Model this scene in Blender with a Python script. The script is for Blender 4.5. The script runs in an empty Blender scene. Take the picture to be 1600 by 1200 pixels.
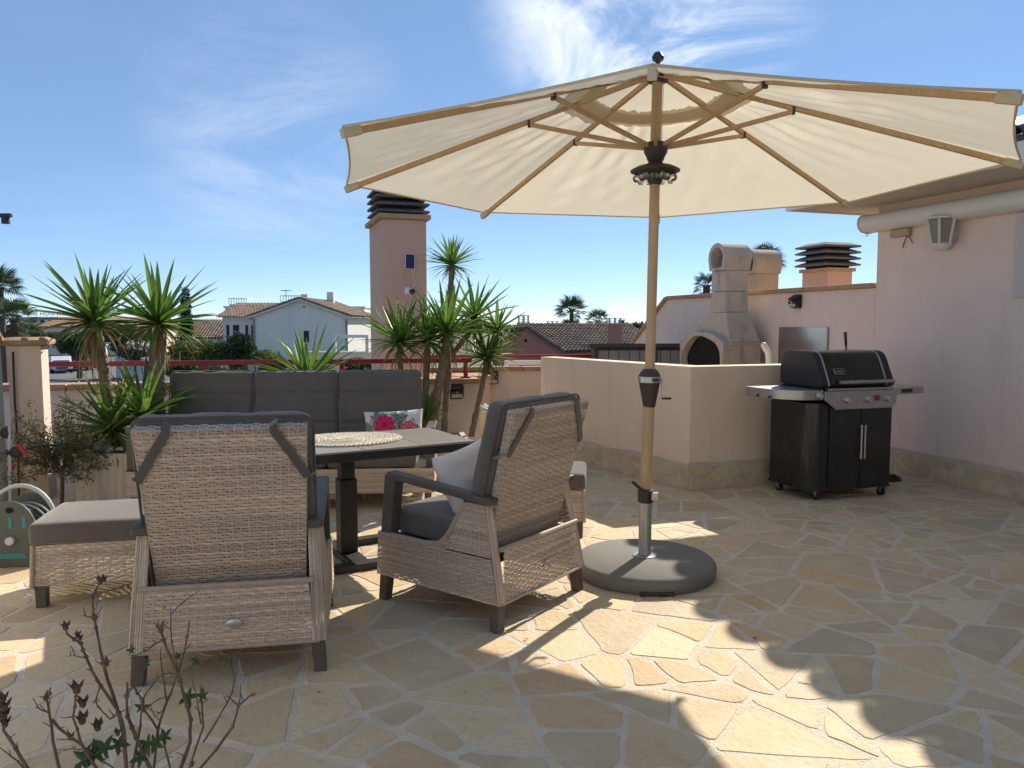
import bpy, math, random
import numpy as np
from mathutils import Vector, Matrix, noise as mnoise
R = math.radians
random.seed(7); rng = np.random.default_rng(7)
scene = bpy.context.scene
C = bpy.data.collections.new('place'); scene.collection.children.link(C)

# ------------------------------------------------------------------ camera
CAM_H = 1.45; FPX = 1202.0; PITCH = math.atan(95/FPX)
cd = bpy.data.cameras.new('camera'); cam = bpy.data.objects.new('camera', cd); C.objects.link(cam)
cd.sensor_width = 36; cd.lens = 36*FPX/1600; cd.clip_end = 5000; cd.clip_start = 0.05
cam.location = (0, 0, CAM_H); cam.rotation_euler = (math.pi/2 - PITCH, 0, 0)
scene.camera = cam
# ------------------------------------------------------------------ sun and sky
SUN_AZ = R(33.4); SUN_EL = R(36.3)
sd = bpy.data.lights.new('sun', 'SUN'); sun = bpy.data.objects.new('sun', sd); C.objects.link(sun)
sd.energy = 3.5; sd.angle = R(0.55); sd.color = (1.0, 0.915, 0.78)
sundir = Vector((math.sin(SUN_AZ)*math.cos(SUN_EL), math.cos(SUN_AZ)*math.cos(SUN_EL), math.sin(SUN_EL)))
sun.rotation_euler = sundir.to_track_quat('Z', 'Y').to_euler(); sun.location = (10, 15, 20)
world = bpy.data.worlds.new('World'); scene.world = world; world.use_nodes = True
wn = world.node_tree.nodes; wl = world.node_tree.links; wn.clear()
sky = wn.new('ShaderNodeTexSky'); sky.sky_type = 'NISHITA'; sky.sun_disc = False
sky.sun_elevation = SUN_EL; sky.sun_rotation = SUN_AZ; sky.altitude = 20
sky.air_density = 0.5; sky.dust_density = 0.0; sky.ozone_density = 1.5
bg = wn.new('ShaderNodeBackground'); bg.inputs[1].default_value = 0.083
wout = wn.new('ShaderNodeOutputWorld')
def wmath(op, a, b=None, c=None, clamp=False):
    n = wn.new('ShaderNodeMath'); n.operation = op; n.use_clamp = clamp
    for i, x in enumerate((a, b, c)):
        if x is None: continue
        if isinstance(x, (int, float)): n.inputs[i].default_value = x
        else: wl.new(x, n.inputs[i])
    return n.outputs[0]
tc = wn.new('ShaderNodeTexCoord')
nrm = wn.new('ShaderNodeVectorMath'); nrm.operation = 'NORMALIZE'; wl.new(tc.outputs['Generated'], nrm.inputs[0])
sep = wn.new('ShaderNodeSeparateXYZ'); wl.new(nrm.outputs[0], sep.inputs[0])
up = wmath('MAXIMUM', sep.outputs[2], 0.03)
# feathery high cirrus
px_ = wmath('DIVIDE', sep.outputs[0], up); py_ = wmath('DIVIDE', sep.outputs[1], up)
cmb = wn.new('ShaderNodeCombineXYZ'); wl.new(px_, cmb.inputs[0]); wl.new(py_, cmb.inputs[1])
mp = wn.new('ShaderNodeMapping'); mp.inputs['Rotation'].default_value = (0, R(24), 0); mp.inputs['Scale'].default_value = (2.6, 3.0, 8.0)
mp.inputs['Location'].default_value = (3.1, 0.6, -0.9)
wl.new(nrm.outputs[0], mp.inputs[0])
n1 = wn.new('ShaderNodeTexNoise'); n1.inputs['Scale'].default_value = 1.1; n1.inputs['Detail'].default_value = 6; n1.inputs['Roughness'].default_value = 0.68; n1.inputs['Distortion'].default_value = 0.9
wl.new(mp.outputs[0], n1.inputs['Vector'])
n2 = wn.new('ShaderNodeTexNoise'); n2.inputs['Scale'].default_value = 0.42; n2.inputs['Detail'].default_value = 2
wl.new(cmb.outputs[0], n2.inputs['Vector'])
def wdir(u, v):
    x = (u-800)/FPX; y = -(v-600)/FPX
    d = Vector((x, math.cos(PITCH)+y*math.sin(PITCH), -math.sin(PITCH)+y*math.cos(PITCH))); return d.normalized()
def blob(u, v, cmin, cmax):
    dt = wn.new('ShaderNodeVectorMath'); dt.operation = 'DOT_PRODUCT'; wl.new(nrm.outputs[0], dt.inputs[0]); dt.inputs[1].default_value = wdir(u, v)
    m = wn.new('ShaderNodeMapRange'); m.interpolation_type = 'SMOOTHSTEP'
    m.inputs[1].default_value = cmin; m.inputs[2].default_value = cmax; wl.new(dt.outputs['Value'], m.inputs[0]); return m.outputs[0]
streak = wn.new('ShaderNodeMapRange'); streak.inputs[1].default_value = 0.40; streak.inputs[2].default_value = 0.75; streak.interpolation_type = 'SMOOTHSTEP'
wl.new(n1.outputs['Fac'], streak.inputs[0])
patch = wn.new('ShaderNodeMapRange'); patch.inputs[1].default_value = 0.5; patch.inputs[2].default_value = 0.75; wl.new(n2.outputs['Fac'], patch.inputs[0])
where = wmath('ADD', wmath('MULTIPLY', blob(1010, -30, 0.977, 0.999), 1.3), wmath('MULTIPLY', blob(440, 215, 0.984, 0.999), 0.30))
where = wmath('ADD', where, wmath('MULTIPLY', patch.outputs[0], 0.12))
cir = wmath('MULTIPLY', wmath('MULTIPLY', streak.outputs[0], where), 0.85, clamp=True)
# low cumulus bank close to the horizon
mp2 = wn.new('ShaderNodeMapping'); mp2.inputs['Scale'].default_value = (9, 9, 26); wl.new(nrm.outputs[0], mp2.inputs[0])
n3 = wn.new('ShaderNodeTexNoise'); n3.inputs['Scale'].default_value = 1.0; n3.inputs['Detail'].default_value = 5; n3.inputs['Roughness'].default_value = 0.55
wl.new(mp2.outputs[0], n3.inputs['Vector'])
low = wn.new('ShaderNodeMapRange'); low.interpolation_type = 'SMOOTHSTEP'; low.inputs[1].default_value = 0.075; low.inputs[2].default_value = 0.0
wl.new(sep.outputs[2], low.inputs[0])
cum = wn.new('ShaderNodeMapRange'); cum.interpolation_type = 'SMOOTHSTEP'; cum.inputs[1].default_value = 0.62; cum.inputs[2].default_value = 0.85
wl.new(wmath('ADD', wmath('MULTIPLY', n3.outputs['Fac'], 0.75), wmath('MULTIPLY', low.outputs[0], 0.42)), cum.inputs[0])
az = blob(870, 490, 0.955, 0.995)
cumf = wmath('MULTIPLY', cum.outputs[0], wmath('ADD', wmath('MULTIPLY', az, 0.7), 0.12), clamp=True)
tot = wmath('MAXIMUM', cir, cumf)
mixc = wn.new('ShaderNodeMix'); mixc.data_type = 'RGBA'; wl.new(tot, mixc.inputs[0]); hs = wn.new('ShaderNodeHueSaturation'); hs.inputs['Saturation'].default_value = 1.0; wl.new(sky.outputs[0], hs.inputs['Color']); veil = wn.new('ShaderNodeMix'); veil.data_type = 'RGBA'; veil.inputs[0].default_value = 0.42; veil.inputs[7].default_value = (1.9, 3.3, 5.5, 1); wl.new(hs.outputs[0], veil.inputs[6]); wl.new(veil.outputs[2], mixc.inputs[6])   # even thin haze over the whole sky
mixc.inputs[7].default_value = (6.6, 7.0, 7.5, 1)
wl.new(mixc.outputs[2], bg.inputs[0]); wl.new(bg.outputs[0], wout.inputs[0])
vs = scene.view_settings; vs.view_transform = 'Standard'; vs.look = 'None'; vs.exposure = 0.98; vs.gamma = 1; vs.use_curve_mapping = False
scene.render.engine = 'CYCLES'; scene.cycles.use_denoising = True; scene.cycles.use_adaptive_sampling = True; scene.cycles.adaptive_threshold = 0.025; scene.cycles.max_bounces = 6; scene.cycles.diffuse_bounces = 5; scene.cycles.glossy_bounces = 3; scene.cycles.transmission_bounces = 5; scene.cycles.transparent_max_bounces = 8
scene.cycles.caustics_reflective = False; scene.cycles.caustics_refractive = False; scene.cycles.sample_clamp_indirect = 6

# ------------------------------------------------------------------ helpers
def at(u, v, Y):                       # a point of the place on the line of sight of a photo pixel, at depth Y
    x = (u-800)/FPX; y = -(v-600)/FPX
    d = Vector((x, math.cos(PITCH)+y*math.sin(PITCH), -math.sin(PITCH)+y*math.cos(PITCH)))
    t = Y/d.y; return Vector((d.x*t, Y, CAM_H+d.z*t))
def link(o, parent=None):
    C.objects.link(o)
    if parent is not None: o.parent = parent
    return o
def tag(o, label, cat, group=None, kind=None):
    if label: o['label'] = label
    if cat: o['category'] = cat
    if group: o['group'] = group
    if kind: o['kind'] = kind
    return o
def thing(name, label, cat, loc=(0, 0, 0), rotz=0.0, group=None, kind=None):
    o = bpy.data.objects.new(name, None); o.empty_display_size = 0.1; o.location = loc; o.rotation_euler = (0, 0, rotz)
    return tag(link(o), label, cat, group, kind)
class MB:
    def __init__(s): s.v = []; s.f = []; s.t = []; s.tone = 0.5
    def add(s, vs, fs):
        b = len(s.v); s.v += [tuple(p) for p in vs]; s.t += [s.tone]*len(vs); s.f += [tuple(b+i for i in f) for f in fs]; return s
    def box(s, c, d, rot=None):
        x, y, z = d[0]/2, d[1]/2, d[2]/2
        P = [Vector((a*x, b*y, e*z)) for e in (-1, 1) for b in (-1, 1) for a in (-1, 1)]
        if rot is not None: P = [rot @ p for p in P]
        c = Vector(c); P = [p+c for p in P]
        return s.add(P, [(0, 2, 3, 1), (4, 5, 7, 6), (0, 1, 5, 4), (2, 6, 7, 3), (0, 4, 6, 2), (1, 3, 7, 5)])
    def bx(s, x0, x1, y0, y1, z0, z1): return s.box(((x0+x1)/2, (y0+y1)/2, (z0+z1)/2), (abs(x1-x0), abs(y1-y0), abs(z1-z0)))
    def hexa(s, P): return s.add(P, [(0, 3, 2, 1), (4, 5, 6, 7), (0, 1, 5, 4), (1, 2, 6, 5), (2, 3, 7, 6), (3, 0, 4, 7)])
    def bar(s, a, b, w, h, upv=(0, 0, 1)):
        a = Vector(a); b = Vector(b); d = (b-a).normalized(); u = Vector(upv)
        sd = d.cross(u).normalized(); u = sd.cross(d).normalized(); sd *= w/2; u *= h/2
        return s.hexa([a-sd-u, a+sd-u, b+sd-u, b-sd-u, a-sd+u, a+sd+u, b+sd+u, b-sd+u])
    def tube(s, pts, rad, n=8, cap=True, closed=False):
        pts = [Vector(p) for p in pts]; m = len(pts)
        if not hasattr(rad, '__len__'): rad = [rad]*m
        V = []; prev = None
        for i in range(m):
            if closed: d = pts[(i+1) % m]-pts[i-1]
            else: d = pts[min(i+1, m-1)]-pts[max(i-1, 0)]
            d.normalize()
            if prev is None:
                r = Vector((0, 0, 1)) if abs(d.z) < 0.9 else Vector((1, 0, 0)); x = d.cross(r).normalized()
            else: x = (prev-d*prev.dot(d)).normalized()
            prev = x; y = d.cross(x)
            V += [pts[i]+(x*math.cos(2*math.pi*k/n)+y*math.sin(2*math.pi*k/n))*rad[i] for k in range(n)]
        F = []
        for i in range(m if closed else m-1):
            j = (i+1) % m
            for k in range(n): F.append((i*n+k, i*n+(k+1) % n, j*n+(k+1) % n, j*n+k))
        if cap and not closed: F.append(tuple(range(n-1, -1, -1))); F.append(tuple((m-1)*n+k for k in range(n)))
        return s.add(V, F)
    def cyl(s, a, b, r, r2=None, n=16): return s.tube([a, b], [r, r if r2 is None else r2], n)
    def lathe(s, prof, c=(0, 0, 0), n=24, sx=1, sy=1):
        V = []; F = []
        for r, z in prof: V += [(c[0]+sx*r*math.cos(2*math.pi*k/n), c[1]+sy*r*math.sin(2*math.pi*k/n), c[2]+z) for k in range(n)]
        for i in range(len(prof)-1):
            for k in range(n): F.append((i*n+k, i*n+(k+1) % n, (i+1)*n+(k+1) % n, (i+1)*n+k))
        if prof[0][0] > 1e-6: F.append(tuple(range(n-1, -1, -1)))
        if prof[-1][0] > 1e-6: F.append(tuple((len(prof)-1)*n+k for k in range(n)))
        return s.add(V, F)
    def prism(s, poly, z0, z1, M=None):
        n = len(poly); V = [Vector((p[0], p[1], z0)) for p in poly]+[Vector((p[0], p[1], z1)) for p in poly]
        if M is not None: V = [M @ p for p in V]
        return s.add(V, [tuple(range(n-1, -1, -1)), tuple(range(n, 2*n))]+[(i, (i+1) % n, n+(i+1) % n, n+i) for i in range(n)])
    def ico(s, c, r, sq=(1, 1, 1), n=6):
        prof = [(math.sin(math.pi*i/n)*r, -math.cos(math.pi*i/n)*r) for i in range(n+1)]
        b = len(s.v); s.lathe([(max(p[0], 1e-4), p[1]) for p in prof], (0, 0, 0), n+2)
        for i in range(b, len(s.v)): p = s.v[i]; s.v[i] = (c[0]+p[0]*sq[0], c[1]+p[1]*sq[1], c[2]+p[2]*sq[2])
        return s
    def mesh(s, name, mat, smooth=False, tone=False):
        me = bpy.data.meshes.new(name); me.from_pydata(s.v, [], s.f); me.update()
        if mat: me.materials.append(mat)
        if smooth:
            me.polygons.foreach_set('use_smooth', [True]*len(me.polygons)); me.set_sharp_from_angle(angle=0.7)
        if tone:
            a = me.attributes.new('tone', 'FLOAT', 'POINT'); a.data.foreach_set('value', s.t)
        return me
    def build(s, name, mat, parent=None, smooth=False, bev=0, tone=False, label=None, kind=None, loc=None, seg=2):
        o = bpy.data.objects.new(name, s.mesh(name, mat, smooth, tone)); link(o, parent)
        if bev:
            m = o.modifiers.new('bevel', 'BEVEL'); m.width = bev; m.segments = seg; m.limit_method = 'ANGLE'; m.angle_limit = R(35)
            if smooth is False: o.data.polygons.foreach_set('use_smooth', [True]*len(o.data.polygons)); m.harden_normals = True
        if label: o['label'] = label
        if kind: o['kind'] = kind
        if loc is not None: o.location = loc
        return o
def np_obj(name, V, F, mat, parent=None, tone=None, smooth=True, kind=None):
    me = bpy.data.meshes.new(name); V = np.asarray(V, dtype=np.float32); F = np.asarray(F, dtype=np.int32)
    me.vertices.add(len(V)); me.vertices.foreach_set('co', V.ravel())
    k = F.shape[1]; me.loops.add(F.size); me.loops.foreach_set('vertex_index', F.ravel())
    me.polygons.add(len(F)); me.polygons.foreach_set('loop_start', np.arange(0, F.size, k, dtype=np.int32)); me.polygons.foreach_set('loop_total', np.full(len(F), k, dtype=np.int32))
    me.update(calc_edges=True); me.validate()
    if smooth: me.polygons.foreach_set('use_smooth', np.ones(len(F), dtype=bool))
    if mat: me.materials.append(mat)
    if tone is not None:
        a = me.attributes.new('tone', 'FLOAT', 'POINT'); a.data.foreach_set('value', np.asarray(tone, dtype=np.float32))
    o = bpy.data.objects.new(name, me); link(o, parent)
    if kind: o['kind'] = kind
    return o
def share(o, parent, loc=(0, 0, 0), rot=(0, 0, 0), scale=(1, 1, 1), name=None):
    c = o.copy(); link(c); c.parent = parent; c.location = loc; c.rotation_euler = rot; c.scale = scale
    if name: c.name = name
    return c
def copy_tree(o, parent=None):
    kids = [c for c in C.objects if c.parent == o]
    c = o.copy(); link(c); c.parent = parent
    for k in kids: copy_tree(k, c)
    return c
def text_mesh(name, body, size, mat, parent, loc, rot, extrude=0.001, spacing=1.0, align='CENTER'):
    cu = bpy.data.curves.new(name, 'FONT'); cu.body = body; cu.size = size; cu.extrude = extrude; cu.align_x = align; cu.align_y = 'CENTER'; cu.space_character = spacing
    to = bpy.data.objects.new(name+'_src', cu); C.objects.link(to); dg = bpy.context.evaluated_depsgraph_get()
    me = bpy.data.meshes.new_from_object(to.evaluated_get(dg)); bpy.data.objects.remove(to); me.materials.clear(); me.materials.append(mat)
    o = bpy.data.objects.new(name, me); link(o, parent); o.location = loc; o.rotation_euler = rot; return o

# ------------------------------------------------------------------ materials
def mat(name, c1, c2=None, scale=4.0, rough=0.65, metal=0.0, bump=0.0, bscale=60.0, tone=0.0, orand=0.0, detail=4, stretch=(1, 1, 1), spec=0.5, rvar=0.0, transl=0.0, c3=None, s3=30.0, a3=0.3, contrast=(0.3, 0.7), coat=0, coords='Object'):
    m = bpy.data.materials.new(name); m.use_nodes = True; N = m.node_tree.nodes; L = m.node_tree.links
    b = N['Principled BSDF']; b.inputs['Roughness'].default_value = rough; b.inputs['Metallic'].default_value = metal
    b.inputs['Specular IOR Level'].default_value = spec; b.inputs['Coat Weight'].default_value = coat
    t = N.new('ShaderNodeTexCoord'); mp = N.new('ShaderNodeMapping'); mp.inputs['Scale'].default_value = stretch
    src = t.outputs[coords]
    if orand or coords == 'Object':
        oi = N.new('ShaderNodeObjectInfo'); sh = N.new('ShaderNodeVectorMath'); sh.operation = 'MULTIPLY_ADD'
        L.new(oi.outputs['Random'], sh.inputs[0]); sh.inputs[1].default_value = (17.3, 9.1, 5.7); L.new(src, sh.inputs[2]); src = sh.outputs[0]
    L.new(src, mp.inputs[0])
    if c2 is None: c2 = tuple(x*0.86 for x in c1)
    nz = N.new('ShaderNodeTexNoise'); nz.inputs['Scale'].default_value = scale; nz.inputs['Detail'].default_value = detail; L.new(mp.outputs[0], nz.inputs['Vector'])
    mr = N.new('ShaderNodeMapRange'); mr.inputs[1].default_value = contrast[0]; mr.inputs[2].default_value = contrast[1]; L.new(nz.outputs['Fac'], mr.inputs[0])
    mx = N.new('ShaderNodeMix'); mx.data_type = 'RGBA'; mx.inputs[6].default_value = (*c1, 1); mx.inputs[7].default_value = (*c2, 1); L.new(mr.outputs[0], mx.inputs[0])
    col = mx.outputs[2]
    if c3 is not None:
        n3 = N.new('ShaderNodeTexNoise'); n3.inputs['Scale'].default_value = s3; n3.inputs['Detail'].default_value = 4; L.new(mp.outputs[0], n3.inputs['Vector'])
        r3 = N.new('ShaderNodeMapRange'); r3.inputs[1].default_value = 0.55; r3.inputs[2].default_value = 0.75; r3.inputs[4].default_value = a3; L.new(n3.outputs['Fac'], r3.inputs[0])
        m3 = N.new('ShaderNodeMix'); m3.data_type = 'RGBA'; m3.inputs[7].default_value = (*c3, 1); L.new(col, m3.inputs[6]); L.new(r3.outputs[0], m3.inputs[0]); col = m3.outputs[2]
    def vary(fac, amt, col):
        q = N.new('ShaderNodeMapRange'); q.inputs[3].default_value = 1-amt; q.inputs[4].default_value = 1+amt; L.new(fac, q.inputs[0])
        h = N.new('ShaderNodeHueSaturation'); L.new(col, h.inputs['Color']); L.new(q.outputs[0], h.inputs['Value']); return h.outputs[0]
    if tone:
        a = N.new('ShaderNodeAttribute'); a.attribute_name = 'tone'; col = vary(a.outputs['Fac'], tone, col)
    if orand: col = vary(oi.outputs['Random'], orand, col)
    L.new(col, b.inputs['Base Color'])
    if rvar:
        q = N.new('ShaderNodeMapRange'); q.inputs[3].default_value = max(0, rough-rvar); q.inputs[4].default_value = min(1, rough+rvar); L.new(nz.outputs['Fac'], q.inputs[0]); L.new(q.outputs[0], b.inputs['Roughness'])
    if bump:
        nb = N.new('ShaderNodeTexNoise'); nb.inputs['Scale'].default_value = bscale; nb.inputs['Detail'].default_value = 3; L.new(mp.outputs[0], nb.inputs['Vector'])
        bp = N.new('ShaderNodeBump'); bp.inputs['Strength'].default_value = bump; bp.inputs['Distance'].default_value = 0.02; L.new(nb.outputs['Fac'], bp.inputs['Height']); L.new(bp.outputs[0], b.inputs['Normal'])
    if transl:
        tr = N.new('ShaderNodeBsdfTranslucent'); L.new(col, tr.inputs['Color']); ms = N.new('ShaderNodeMixShader'); ms.inputs[0].default_value = transl
        L.new(b.outputs[0], ms.inputs[1]); L.new(tr.outputs[0], ms.inputs[2]); L.new(ms.outputs[0], N['Material Output'].inputs['Surface'])
    return m
def glass_mat(name, c, rough=0.05):
    m = bpy.data.materials.new(name); m.use_nodes = True; b = m.node_tree.nodes['Principled BSDF']
    b.inputs['Base Color'].default_value = (*c, 1); b.inputs['Roughness'].default_value = rough; b.inputs['Transmission Weight'].default_value = 1; b.inputs['IOR'].default_value = 1.45; return m
M = {}
M['mortar'] = mat('mortar', (0.68, 0.585, 0.46), (0.58, 0.495, 0.39), 9, 0.9, bump=0.45, bscale=90)
M['pink'] = mat('pink_plaster', (0.84, 0.67, 0.565), (0.79, 0.62, 0.515), 1.2, 0.88, bump=0.5, bscale=75, c3=(0.66, 0.53, 0.45), s3=1.7, a3=0.4)
M['beige'] = mat('beige_plaster', (0.84, 0.67, 0.50), (0.79, 0.62, 0.455), 1.3, 0.88, bump=0.5, bscale=75, c3=(0.67, 0.53, 0.41), s3=1.7, a3=0.4)
M['salmon'] = mat('salmon_plaster', (0.62, 0.40, 0.30), (0.57, 0.36, 0.265), 1.3, 0.88, bump=0.25, bscale=120, c3=(0.5, 0.32, 0.25), s3=2.0, a3=0.3)
M['redplaster'] = mat('red_plaster', (0.40, 0.18, 0.13), (0.35, 0.155, 0.115), 0.8, 0.9)
M['white'] = mat('white_plaster', (0.72, 0.70, 0.66), (0.65, 0.63, 0.60), 0.4, 0.85)
M['whitepaint'] = mat('white_paint', (0.78, 0.76, 0.72), (0.70, 0.68, 0.64), 3, 0.45)
M['cap'] = mat('terracotta_cap', (0.50, 0.31, 0.16), (0.36, 0.235, 0.14), 6, 0.85, bump=0.5, bscale=70, c3=(0.22, 0.17, 0.13), s3=14, a3=0.55, orand=0.1)
M['plinth'] = mat('plinth_mortar', (0.62, 0.52, 0.41), (0.53, 0.44, 0.34), 6, 0.9, bump=0.5, bscale=80)
M['wicker'] = mat('wicker', (0.57, 0.455, 0.36), (0.47, 0.375, 0.295), 30, 0.55, tone=0.23, stretch=(1, 1, 3), bump=0.25, bscale=250, c3=(0.64, 0.54, 0.45), s3=45, a3=0.4)
M['fabric'] = mat('charcoal_fabric', (0.155, 0.135, 0.118), (0.135, 0.118, 0.103), 7, 0.92, bump=0.35, bscale=900, spec=0.25)
M['fabric2'] = mat('charcoal_strap', (0.125, 0.108, 0.095), None, 20, 0.9, bump=0.3, bscale=600, spec=0.25)
M['alu'] = mat('taupe_aluminium', (0.115, 0.097, 0.083), (0.095, 0.08, 0.068), 12, 0.5, rvar=0.08)
for k_ in ('fabric', 'fabric2', 'alu'):
    b_ = M[k_].node_tree.nodes['Principled BSDF']
    if k_ != 'alu': b_.inputs['Sheen Weight'].default_value = 0.7; b_.inputs['Sheen Roughness'].default_value = 0.35; b_.inputs['Sheen Tint'].default_value = (1, 0.97, 0.93, 1)
    else: b_.inputs['Specular IOR Level'].default_value = 0.25
M['iron'] = mat('dark_iron', (0.022, 0.022, 0.022), (0.03, 0.029, 0.027), 8, 0.5)
M['tabletile'] = mat('table_tile', (0.27, 0.235, 0.20), (0.19, 0.165, 0.145), 3.2, 0.42, stretch=(1, 9, 1), c3=(0.34, 0.30, 0.26), s3=7, a3=0.5, orand=0.12, rvar=0.1)
M['crochet'] = mat('crochet', (0.74, 0.68, 0.54), (0.66, 0.60, 0.46), 40, 0.95, bump=0.3, bscale=300)
M['canopy'] = mat('cream_canvas', (0.78, 0.71, 0.56), (0.75, 0.68, 0.53), 1.6, 0.95, bump=0.12, bscale=420, transl=0.40, spec=0.1)
M['canopy2'] = mat('cream_canvas_double', (0.72, 0.63, 0.46), (0.68, 0.59, 0.43), 2, 0.95, transl=0.25, spec=0.1)
M['wood'] = mat('oiled_wood', (0.56, 0.38, 0.21), (0.46, 0.30, 0.16), 9, 0.55, stretch=(6, 6, 0.7), bump=0.1, bscale=70)
M['pole'] = mat('wood_grain_pole', (0.52, 0.36, 0.21), (0.45, 0.30, 0.17), 8, 0.5, stretch=(8, 8, 0.8))
M['black'] = mat('black_plastic', (0.018, 0.017, 0.017), (0.026, 0.024, 0.023), 9, 0.45)
M['brownplastic'] = mat('dark_brown_plastic', (0.045, 0.036, 0.03), None, 9, 0.5)
M['enamel'] = mat('black_enamel', (0.012, 0.012, 0.013), (0.017, 0.016, 0.016), 3, 0.28, rvar=0.06, coat=0.25)
M['steel'] = mat('stainless_steel', (0.52, 0.50, 0.48), (0.44, 0.425, 0.41), 12, 0.36, metal=0.9, stretch=(1, 1, 30), rvar=0.08)
M['mirror'] = mat('polished_steel_sheet', (0.62, 0.60, 0.57), (0.56, 0.54, 0.51), 2, 0.2, metal=1.0, rvar=0.06)
M['silver'] = mat('silver_paint', (0.55, 0.54, 0.52), None, 9, 0.35, metal=0.8)
M['galv'] = mat('galvanised_steel', (0.42, 0.43, 0.43), (0.34, 0.35, 0.355), 14, 0.42, metal=0.75, rvar=0.1)
M['basegrey'] = mat('granite_grey_base', (0.20, 0.19, 0.165), (0.17, 0.16, 0.14), 4, 0.8, bump=0.35, bscale=260, c3=(0.28, 0.265, 0.235), s3=120, a3=0.4)
M['concrete'] = mat('cast_concrete', (0.60, 0.50, 0.39), (0.50, 0.415, 0.325), 3, 0.92, bump=0.6, bscale=70, c3=(0.40, 0.34, 0.275), s3=5, a3=0.4)
M['concretelit'] = mat('sunlit_concrete', (0.52, 0.40, 0.27), (0.42, 0.32, 0.22), 3, 0.92, bump=0.6, bscale=70)  # lit copy of the concrete, warm sunlight put into its colour
M['soot_and_shade'] = mat('soot_and_shade', (0.008, 0.007, 0.006), (0.014, 0.012, 0.011), 6, 0.95)  # oven and flue soot, also black sheets standing in for shaded openings
M['louvre'] = mat('grey_louvre_concrete', (0.16, 0.145, 0.135), (0.11, 0.10, 0.095), 5, 0.9, bump=0.4, bscale=80)
M['planter'] = mat('ribbed_planter_concrete', (0.58, 0.51, 0.41), (0.50, 0.44, 0.35), 4, 0.9, bump=0.4, bscale=120, c3=(0.36, 0.31, 0.23), s3=5, a3=0.4)
M['pot'] = mat('cream_pot', (0.56, 0.47, 0.33), (0.48, 0.40, 0.28), 5, 0.75)
M['pebble'] = mat('white_pebble', (0.64, 0.60, 0.54), (0.50, 0.46, 0.41), 8, 0.7, orand=0.15, tone=0.2)
M['leaf'] = mat('yucca_leaf', (0.165, 0.27, 0.045), (0.10, 0.195, 0.035), 6, 0.4, orand=0.4, transl=0.38, stretch=(1, 1, 1))
M['leafdry'] = mat('dry_yucca_leaf', (0.33, 0.225, 0.10), (0.22, 0.145, 0.065), 9, 0.8, orand=0.3, transl=0.25)
M['trunk'] = mat('yucca_trunk', (0.30, 0.225, 0.15), (0.17, 0.125, 0.08), 30, 0.9, bump=0.8, bscale=60, tone=0.25)
M['bark'] = mat('bark', (0.12, 0.09, 0.065), (0.08, 0.06, 0.045), 20, 0.9, bump=0.6, bscale=40)
M['twig'] = mat('dry_twig', (0.115, 0.065, 0.042), (0.17, 0.125, 0.09), 40, 0.85, bump=0.4, bscale=120)
M['pod'] = mat('seed_pod', (0.075, 0.048, 0.032), (0.12, 0.08, 0.05), 40, 0.9)
M['reddry'] = mat('red_dry_leaf', (0.20, 0.07, 0.04), (0.14, 0.06, 0.04), 20, 0.8)
M['smallleaf'] = mat('green_leaf', (0.055, 0.105, 0.035), (0.035, 0.075, 0.028), 10, 0.6, transl=0.3)
M['yellow'] = mat('yellow_petal', (0.75, 0.50, 0.03), None, 20, 0.6, transl=0.3)
M['olive'] = mat('olive_foliage', (0.095, 0.125, 0.06), (0.06, 0.085, 0.042), 0.8, 0.7, tone=0.45, transl=0.25)
M['bushlight'] = mat('yellow_green_foliage', (0.15, 0.18, 0.035), (0.09, 0.12, 0.03), 0.8, 0.7, tone=0.45, transl=0.3)
M['bushdark'] = mat('dark_foliage', (0.06, 0.09, 0.03), (0.035, 0.06, 0.022), 0.8, 0.7, tone=0.45, transl=0.25)
M['cypress'] = mat('cypress_foliage', (0.025, 0.045, 0.022), (0.018, 0.032, 0.017), 0.9, 0.8, tone=0.4)
M['shrubleaf'] = mat('dry_shrub_leaf', (0.12, 0.135, 0.045), (0.12, 0.095, 0.045), 6, 0.75, tone=0.5, transl=0.3)
M['palm'] = mat('palm_frond', (0.065, 0.10, 0.03), (0.045, 0.075, 0.024), 2, 0.55, orand=0.35, transl=0.2)
M['palmdry'] = mat('palm_skirt', (0.14, 0.10, 0.055), (0.09, 0.065, 0.04), 2, 0.85, orand=0.2)
M['flowerwhite'] = mat('white_blossom', (0.75, 0.74, 0.70), None, 5, 0.7, transl=0.2)
M['red'] = mat('red_rail_paint', (0.36, 0.018, 0.03), (0.30, 0.016, 0.026), 6, 0.38, rvar=0.08)
M['tile'] = mat('roof_tile', (0.26, 0.175, 0.12), (0.17, 0.115, 0.085), 1.5, 0.85, tone=0.35, c3=(0.36, 0.29, 0.21), s3=3, a3=0.5)
M['tiledark'] = mat('dark_glazed_tile', (0.05, 0.042, 0.04), (0.075, 0.06, 0.055), 6, 0.35, orand=0.25)
M['tilered'] = mat('red_roof', (0.40, 0.20, 0.13), (0.32, 0.165, 0.11), 1.0, 0.85, tone=0.3)
M['asphalt'] = mat('asphalt', (0.16, 0.15, 0.14), (0.13, 0.12, 0.115), 0.2, 0.9)
M['earth'] = mat('dry_ground', (0.17, 0.15, 0.085), (0.10, 0.11, 0.05), 0.12, 0.95, c3=(0.23, 0.19, 0.12), s3=0.7, a3=0.5)
M['pave'] = mat('light_pavement', (0.46, 0.40, 0.31), (0.39, 0.34, 0.27), 0.4, 0.9)
M['glassdark'] = mat('dark_window_glass', (0.018, 0.02, 0.022), None, 2, 0.35, spec=0.25)
M['frosted'] = mat('yellowed_lantern_glass', (0.40, 0.35, 0.24), (0.34, 0.30, 0.20), 4, 0.4, transl=0.25)
M['carwhite'] = mat('white_car_paint', (0.70, 0.70, 0.70), None, 2, 0.25, coat=0.5)
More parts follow.
